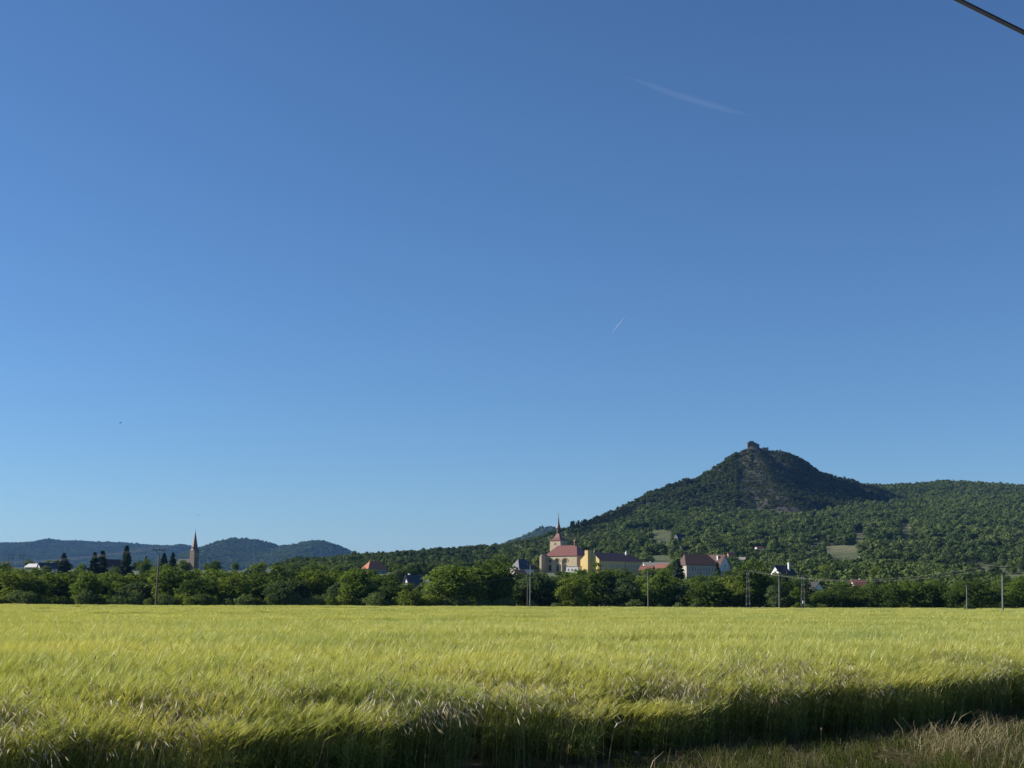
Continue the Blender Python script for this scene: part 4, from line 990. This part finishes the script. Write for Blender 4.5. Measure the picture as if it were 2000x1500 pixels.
# labels: which one it is, counted from the nearest landmark in the same row
byrow = {}
for tdat in TREES: byrow.setdefault((tdat[1], tdat[3]), []).append(tdat)
for (kind, row), lst in byrow.items():
    buck = {}
    for e, k, px_, r_, word, h in lst:
        lm = min(LAND, key=lambda q: abs(q[0] - px_)); side = 'left' if px_ < lm[0] else 'right'
        buck.setdefault((lm, side), []).append((abs(px_ - lm[0]), e, word, h))
    for (lm, side), q in buck.items():
        q.sort(key=lambda z: z[0])
        for i, (_, e, word, h) in enumerate(q):
            nm = {'tree': 'tree', 'bush': 'bush', 'conifer': 'conifer', 'poplar': 'narrow poplar'}[kind]
            tag(e, f'{word} {nm} in the {row}, {ORD[i]} {side} of {lm[1]}', {'tree': 'tree', 'bush': 'bush', 'conifer': 'conifer', 'poplar': 'tree'}[kind],
                {'tree': 'trees of the ' + row, 'bush': 'bushes at the field edge', 'conifer': 'conifers on the skyline', 'poplar': 'poplars on the skyline'}[kind])

# ------------------------------------------------------------------ the barley
def ribbons(paths, widths, wdir):
    """paths (n,k,3), widths (n,k), wdir (n,3) -> quads"""
    n, k, _ = paths.shape
    off = wdir[:, None, :] * widths[:, :, None] * .5
    v = np.stack([paths - off, paths + off], 2).reshape(-1, 3)
    a = (np.arange(n)[:, None] * k + np.arange(k - 1)[None, :]).ravel() * 2
    return v, np.stack([a, a + 1, a + 3, a + 2], -1)
class QB:
    def __init__(s): s.v = []; s.f = []; s.m = []; s.b = 0
    def add(s, v, f, m): s.v.append(v); s.f.append(f + s.b); s.m.append(np.full(len(f), m)); s.b += len(v)
    def mesh(s, name, mats): return new_mesh(name, np.concatenate(s.v), np.concatenate(s.f), mats, np.concatenate(s.m))
WIND = np.array([0.92, -0.25, 0.0])
def rdir(n, rng):
    a = rng.uniform(0, 2 * np.pi, n); return np.stack([np.cos(a), np.sin(a), np.zeros(n)], -1)
def barley_patch(seed, size, n, detail, wide=1.0):
    rng = np.random.default_rng(seed); q = QB()
    b = np.stack([rng.uniform(-size / 2, size / 2, n), rng.uniform(-size / 2, size / 2, n), np.zeros(n)], -1)
    h = rng.normal(.74, .055, n)
    lean = WIND[None] * rng.normal(.08, .05, n)[:, None] + rdir(n, rng) * rng.uniform(0, .14, n)[:, None]
    up = np.array([0, 0, 1.0])
    def stem(t): return b + lean * (t ** 2)[:, None] + up * (h * t)[:, None]
    if detail:
        ts = np.array([0, .5, 1.0]); path = np.stack([stem(np.full(n, t)) for t in ts], 1)
        q.add(*ribbons(path, np.tile([.0055, .005, .004], (n, 1)) * wide, rdir(n, rng)), 0)
        k_ = rng.random(n) < .16; q.m[-1][np.repeat(k_, 2)] = 2
        for lv in (.2, .38, .55):
            o = stem(np.full(n, lv)); dd = rdir(n, rng); L = rng.uniform(.14, .24, n)[:, None]
            dd = dd + WIND * .2; pth = np.stack([o, o + dd * L * .45 + up * L * .55, o + dd * L * .95 + up * L * .35], 1)
            side = np.cross(dd, up); side /= np.linalg.norm(side, axis=1, keepdims=True)
            q.add(*ribbons(pth, np.tile([.011, .012, .002], (n, 1)) * wide, side), 0)
    else:
        path = np.stack([stem(np.full(n, .45)), stem(np.full(n, 1.0))], 1)
        q.add(*ribbons(path, np.tile([.016, .010], (n, 1)) * wide, rdir(n, rng)), 0)
    # nodding ear with its brush of awns
    o = stem(np.ones(n)); dd = lean / (np.linalg.norm(lean, axis=1, keepdims=True) + 1e-6)
    nod = rng.uniform(.35, 1.1, n)[:, None]
    a1 = dd * .6 * nod + up * (1 - .45 * nod); a1 /= np.linalg.norm(a1, axis=1, keepdims=True)
    e1 = o + a1 * .085; sd = np.cross(a1, rdir(n, rng) + up * .3); sd /= np.linalg.norm(sd, axis=1, keepdims=True)
    q.add(*ribbons(np.stack([o, o + a1 * .045, e1], 1), np.tile([.006, .014, .008], (n, 1)) * wide, sd), 1)
    if detail: q.add(*ribbons(np.stack([o, o + a1 * .045, e1], 1), np.tile([.006, .014, .008], (n, 1)) * wide, np.cross(a1, sd)), 1)
    for k in range(9 if detail else 3):
        a2 = a1 + dd * .22 + rng.normal(0, .20, (n, 3)); a2 /= np.linalg.norm(a2, axis=1, keepdims=True)
        tip = e1 + a2 * rng.uniform(.09, .15, n)[:, None]; st = o + a1 * rng.uniform(.02, .08, n)[:, None]
        q.add(*ribbons(np.stack([st, tip], 1), np.tile([.0036, .0014] if detail else [.011, .004], (n, 1)) * wide, rdir(n, rng)), 1)
    return q.mesh('barley_patch', [M['barley_stem'], M['barley_ear'], M['straw_pale']])

def field_points(y0, y1, cell, jitter=.5, margin=4.0, keepx=.42):
    ys_ = np.arange(y0, y1, cell); out = []
    for y in ys_:
        hw = keepx * y + margin; xs_ = np.arange(-hw, hw, cell); out.append(np.stack([xs_, np.full(len(xs_), y)], -1))
    p = np.concatenate(out); p += RNG.uniform(-jitter, jitter, p.shape) * cell
    inside = (p[:, 1] > edge_y(p[:, 0])) & (p[:, 1] < FIELD_END)
    return p[inside]
def field_height(X, Y):
    """uneven stand: long low swells across the field, hollows where the crop is thin or laid"""
    s = 0.91 + 0.20 * fbm(X / 6.5 + 40, Y / 1.9, 3) - 0.04
    s = s + (.45 + .4 * sstep(50, 120, Y)) * sstep(18, 60, Y) * (fbm(X / 60 + 4, Y / 15 + 13, 5, .75) - .5)
    lane = fbm(X / 22 + 11, Y / 5.0 + 3, 3); s = s - 0.24 * sstep(.58, .70, lane)
    e_ = Y - edge_y(X); s = s * (0.76 + .24 * sstep(-.3, 2.0, e_ + .8 * (fbm(X / .9, Y / .9 + 77, 3) - .5)))
    return np.clip(s, .42, 1.2)
parts_p = []; 
near_src = [barley_patch(600 + i, .5, 88, True) for i in range(9)]
mid_src = [barley_patch(620 + i, 1.1, 330, False, .8) for i in range(5)]
far_src = [barley_patch(640 + i, 2.4, 520, False, 1.7) for i in range(5)]
for nm, y0, y1, cell, src, lab in (('barley_crop', 3, 46, .46, near_src, 'tall yellow-green barley with long awns in the foreground field'),
                                   ('barley_crop', 46, 118, .98, mid_src, 'yellow-green barley across the middle of the field'),
                                   ('barley_crop', 118, FIELD_END, 2.1, far_src, 'sunlit yellow-green barley at the far end of the field')):
    p = field_points(y0, y1, cell); n = len(p); z = G(p[:, 0], p[:, 1]) + .02
    s = field_height(p[:, 0], p[:, 1]) * RNG.uniform(.94, 1.06, n)
    rot = np.stack([RNG.normal(0, .03, n), RNG.normal(0, .03, n), RNG.normal(0, .28, n)], -1)
    o = scatter(nm, np.stack([p[:, 0], p[:, 1], z], -1), rot, np.stack([np.full(n, 1.05), np.full(n, 1.05), s], -1), RNG.integers(0, len(src), n), src)
    tag(o, lab, 'barley', kind='stuff')

# brome grass that has seeded itself along the field margin
def brome_patch(seed, n):
    rng = np.random.default_rng(seed); q = QB(); up = np.array([0, 0, 1.0])
    b = np.stack([rng.normal(0, .16, n), rng.normal(0, .16, n), np.zeros(n)], -1); h = rng.uniform(.74, 1.0, n)
    lean = rdir(n, rng) * rng.uniform(.03, .18, n)[:, None] + WIND * .10
    def st(t): return b + lean * t * t + up * (h * t)[:, None]
    q.add(*ribbons(np.stack([st(0), st(.5), st(.8), st(1.0)], 1), np.tile([.005, .004, .003, .002], (n, 1)), rdir(n, rng)), 0)
    for k in range(9):
        t0 = rng.uniform(.76, 1.0, n); o = b + lean * (t0 ** 2)[:, None] + up * (h * t0)[:, None]
        dd = rdir(n, rng) + WIND * .55; L = rng.uniform(.05, .13, n)[:, None]
        m1 = o + dd * L * .7 + up * L * .35; m2 = o + dd * L * 1.25 - up * L * .15
        q.add(*ribbons(np.stack([o, m1, m2], 1), np.tile([.002, .0018, .0015], (n, 1)), rdir(n, rng)), 0)
        ax = dd * .55 - up * rng.uniform(.5, 1.0, n)[:, None]; ax /= np.linalg.norm(ax, axis=1, keepdims=True); l2 = rng.uniform(.045, .085, n)[:, None]
        sd = np.cross(ax, rdir(n, rng)); sd /= np.linalg.norm(sd, axis=1, keepdims=True)
        q.add(*ribbons(np.stack([m2, m2 + ax * l2 * .45, m2 + ax * l2], 1), np.tile([.003, .011, .002], (n, 1)), sd), 1 if k % 4 else 2)
    return q.mesh('brome_patch', [M['brome_stem'], M['brome'], M['brome_dark']])
bsrc = [brome_patch(700 + i, 7) for i in range(6)]
nb = 16000; X = RNG.uniform(-12, 22, nb); e_ = RNG.exponential(3.9, nb) - .25; Y = edge_y(X) + e_ * 1.35
dn = .5 * fbm(X / 2.6 + 70, Y / 2.2, 3) + .5 * fbm(X / .7 + 7, Y / .7, 2); ok = (Y > 4) & (Y < 40) & (np.abs(X) < .42 * Y + 3) & (RNG.random(nb) < .062 * (.55 + 1.1 * sstep(.46, .60, dn)) * (1.25 - .5 * sstep(-4, 4, X)) * np.exp(-np.clip(e_ - 1, 0, 9) / 4.0) * (1.0 - .3 * sstep(2, 10, X)))
X, Y = X[ok], Y[ok]; n = len(X); s = RNG.uniform(.86, 1.12, n)
o = scatter('brome_grass', np.stack([X, Y, G(X, Y)], -1), np.stack([RNG.normal(0, .08, n), RNG.normal(0, .08, n), RNG.normal(0, .7, n)], -1), np.stack([s, s, s], -1), RNG.integers(0, 6, n), bsrc)
tag(o, 'silvery brown drooping brome grass along the near edge of the barley', 'wild grass', kind='stuff')

# verge: mown dry litter, short green tufts, long green grass leaning out of the crop
def tuft(seed, n, h0, h1, spread, width, mat, droop=.5, flat=False):
    rng = np.random.default_rng(seed); q = QB(); up = np.array([0, 0, 1.0])
    b = np.stack([rng.normal(0, spread, n), rng.normal(0, spread, n), np.zeros(n)], -1); h = rng.uniform(h0, h1, n)[:, None]; dd = rdir(n, rng) * rng.uniform(.1, 1, n)[:, None]
    if flat:
        z = rng.uniform(.005, .10, n)[:, None]; a = b + up * z; c = a + rdir(n, rng) * h + up * rng.normal(0, .035, n)[:, None]
        q.add(*ribbons(np.stack([a, (a + c) / 2 + up * .02, c], 1), np.tile([width * .7, width, width * .5], (n, 1)), rdir(n, rng) * .7 + up * .3), 0)
    else:
        q.add(*ribbons(np.stack([b, b + up * h * .55 + dd * h * .15 * droop, b + up * h * .9 + dd * h * .5 * droop, b + up * h * (1 - .25 * droop) + dd * h * .95 * droop], 1),
                       np.tile([width, width * .9, width * .6, width * .1], (n, 1)), rdir(n, rng)), 0)
    return q.mesh('tuft', [mat])
gs = [tuft(800 + i, 60, .06, .26, .10, .007, M['verge_green'], .7) for i in range(4)]
ds = [tuft(820 + i, 30, .08, .26, .10, .0055, M['straw'], 1.0) for i in range(3)]
ls = [tuft(830 + i, 90, .10, .34, .22, .0055, M['straw'], flat=True) for i in range(4)]
srcs = gs + ds + ls
nv = 26000; X = RNG.uniform(-9, 16, nv); Y = RNG.uniform(6.5, 30, nv); e_ = Y - edge_y(X)
ok = (e_ < .35) & (np.abs(X) < .42 * Y + 2.5) & (Y > 7) & (RNG.random(nv) < .85 + .15 * sstep(.6, 3.0, -e_)); X, Y, e_ = X[ok], Y[ok], e_[ok]; n = len(X)
g_ = fbm(X / 1.1 + 7, Y / 1.1 + 50, 3); u_ = RNG.random(n)
pg = np.clip(.22 + 1.5 * (g_ - .5) + .25 * np.exp(-np.abs(e_) / .6), .08, .9); 
pg = pg * (1 - .5 * sstep(4.5, 7, X)); idx = np.where(u_ < pg, RNG.integers(0, 4, n), np.where(u_ < pg + (1 - pg) * .32, RNG.integers(4, 7, n), RNG.integers(7, 11, n)))
s = RNG.uniform(.4, 1.0, n) * (.72 + .28 * sstep(.3, 2.2, -e_)) * (1 - .3 * (idx < 7) * (RNG.random(n) < .5)) * np.where((idx > 3) & (idx < 7) & (RNG.random(n) < .12), 1.7, 1)
o = scatter('verge_grass', np.stack([X, Y, G(X, Y)], -1), np.stack([RNG.normal(0, .1, n), RNG.normal(0, .1, n), RNG.uniform(0, 6.28, n)], -1), np.stack([s, s, s], -1), idx, srcs)
# bigger heaps of bleached straw at the right
hs = [tuft(860 + i, 120, .18, .5, .22, .0065, M['straw_pale'], 1.3) for i in range(2)] + [tuft(870 + i, 130, .2, .45, .28, .0065, M['straw_pale'], flat=True) for i in range(2)]
nh = 110; hX = RNG.uniform(4.6, 8.5, nh); hY = RNG.uniform(11.5, 18, nh); he = hY - edge_y(hX); hk = (he < -1.6) & (fbm(hX / .8, hY / .8 + 5, 3) > .46); hX, hY = hX[hk], hY[hk]; nh = len(hX); hsc = RNG.uniform(.4, .9, nh)
oh = scatter('straw_litter', np.stack([hX, hY, G(hX, hY)], -1), np.stack([RNG.normal(0, .2, nh), RNG.normal(0, .2, nh), RNG.uniform(0, 6.28, nh)], -1), np.stack([hsc, hsc, hsc * .8], -1), RNG.integers(0, 4, nh), hs)
tag(oh, 'bleached straw lying in heaps at the lower right corner', 'straw', kind='stuff')
tag(o, 'mown verge of dry straw and short green grass in the lower right', 'grass', kind='stuff')

# tall dry stalks that stand alone in front of the crop
def stalk(label, px0, py0, d, pts_px, seed_len, thick=.0035):
    base = P(px0, py0, d); base = Vector((base.x, d, float(G(base.x, d))))
    pts = [Vector((0, 0, -.03))] + [P(a, b, d) - base for a, b in pts_px]
    e = empty('dry_grass_stalk', base); tag(e, label, 'grass stalk', 'dry stalks on the verge')
    k = len(pts) - seed_len
    m = MB(); m.tube(pts[:k + 1], [thick * (1 - .45 * i / k) for i in range(k + 1)], 6); m.build('stem', M['straw'], e)
    m = MB(); sp = pts[k:]; rr_ = [.004 + .010 * math.sin(math.pi * min(1, (i + .4) / (len(sp) - .2))) for i in range(len(sp))]; m.tube(sp, rr_, 7)
    r2 = random.Random(px0)
    for i in range(len(sp) - 1):
        for q in range(7):
            c = sp[i].lerp(sp[i + 1], q / 7); dv = Vector((r2.uniform(-1, 1), r2.uniform(-1, 1), r2.uniform(-.4, 1))).normalized() * r2.uniform(.012, .028)
            m.tube([c, c + dv * .5, c + dv], [.0035, .003, .0006], 4)
    m.build('seed_head', M['straw'], e)
stalk('tallest dry grass stalk with bent furry seed head at bottom centre', 1188, 1500, 13.0, [(1189, 1490), (1193, 1460), (1197, 1435), (1201, 1422), (1207, 1414), (1214, 1411), (1221, 1411)], 4)
stalk('thin upright dry stalk just left of the bent furry one', 1179, 1498, 13.4, [(1179, 1480), (1179, 1455), (1178, 1425), (1177, 1414), (1173, 1405), (1170, 1399)], 3)
stalk('short dry stalk with small seed head farther left at the bottom', 1165, 1490, 13.3, [(1164, 1480), (1161, 1470), (1159, 1463), (1159, 1459)], 2, .003)
stalk('drooping dry stalk right of the bent furry one', 1256, 1496, 13.8, [(1255, 1488), (1252, 1480), (1248, 1473), (1244, 1469), (1240, 1470)], 3, .003)
stalk('slim dry stalk standing on the verge at lower right', 1603, 1476, 15.5, [(1604, 1450), (1604, 1432), (1604, 1425), (1605, 1421)], 2, .003)
stalk('upright pale stalk near the right edge in front of the crop', 1945, 1420, 19.6, [(1944, 1390), (1944, 1360), (1943, 1348), (1943, 1343)], 2, .0035)

# ------------------------------------------------------------------ birds, contrails, haze
def bird(label, px, py, d, span, rz):
    e = empty('bird', P(px, py, d), rz); tag(e, label, 'bird')
    MB().tube([(-.28, 0, 0), (-.12, 0, .0), (.08, 0, .02), (.2, 0, .05), (.27, 0, .05)], [.012, .06, .075, .045, .008], 8).build('body', M['bird'], e, True)
    for s in (-1, 1):
        m = MB(); h = span / 2
        m.v = [(.08, s * .04, .03), (-.08, s * .04, .02), (.10, s * h * .5, .12), (-.06, s * h * .5, .10), (-.02, s * h, .05), (.08, s * .04, .045), (-.08, s * .04, .035), (.10, s * h * .5, .135), (-.06, s * h * .5, .115), (-.02, s * h, .06)]
        m.f = [(0, 1, 3, 2), (2, 3, 4), (5, 7, 8, 6), (7, 9, 8), (0, 2, 7, 5), (1, 6, 8, 3), (2, 4, 9, 7), (3, 8, 9, 4)]; m.build('wing', M['bird'], e)
bird('tiny dark bird high above the left distant ridge', 235, 826, 260, .9, .4); bird('tiny dark bird just above the pointed stone spire', 388, 1006, 420, 1.0, 1.2)

def vol(name, dens, col=(1, 1, 1), aniso=0.0):
    m, n, l = nt(name); out = N(n, 'ShaderNodeOutputMaterial'); v = N(n, 'ShaderNodeVolumePrincipled')
    v.inputs['Color'].default_value = (*col, 1); v.inputs['Density'].default_value = dens; v.inputs['Anisotropy'].default_value = aniso
    l.new(v.outputs[0], out.inputs['Volume']); return m
def contrail(label, pxs, radii, d, dens, mat_name):
    pts = [P(a, b, d) for a, b in pxs]; c = pts[len(pts) // 2]
    o = empty('contrail', c); tag(o, label, 'contrail'); r2 = random.Random(len(label))
    for k, f in enumerate((1.25, .95, .68, .42, .22)):           # wisps inside one another, thinning outwards
        off = [Vector((r2.uniform(-.2, .2), 0, r2.uniform(-.3, .3))) * rr_ * (1 - f * .4) for rr_ in radii]
        m = MB(); a = 0 if k < 2 else r2.randrange(2); b = len(pts) - (0 if k < 2 else r2.randrange(2))
        m.tube([p - c + q for p, q in zip(pts, off)][a:b], [max(.5, rr_ * f) for rr_ in radii][a:b], 14); m.build('wisp', vol(mat_name, dens), o, True)
contrail('faint broad wisp of old vapour trail high in the sky', [(1215, 147), (1240, 155), (1275, 168), (1310, 182), (1350, 194), (1390, 206), (1430, 217), (1475, 226)], [4, 26, 46, 56, 60, 58, 44, 6], 21000, .00014, 'ice_cloud')
contrail('short bright vapour trail low in the middle sky', [(1196, 650), (1203, 640), (1212, 629), (1224, 614)], [10, 15, 14, 4], 30000, .0038, 'fresh_trail')

hz = MB().box(-6000, 6000, -800, 13000, -4.0, 400.0).build('haze', vol('thin_air_haze', 3.0e-5, (0.20, 0.46, 1.0), 0.0))
hz['kind'] = 'stuff'; hz['label'] = 'thin blue haze softening the distant hills'; hz['category'] = 'haze'
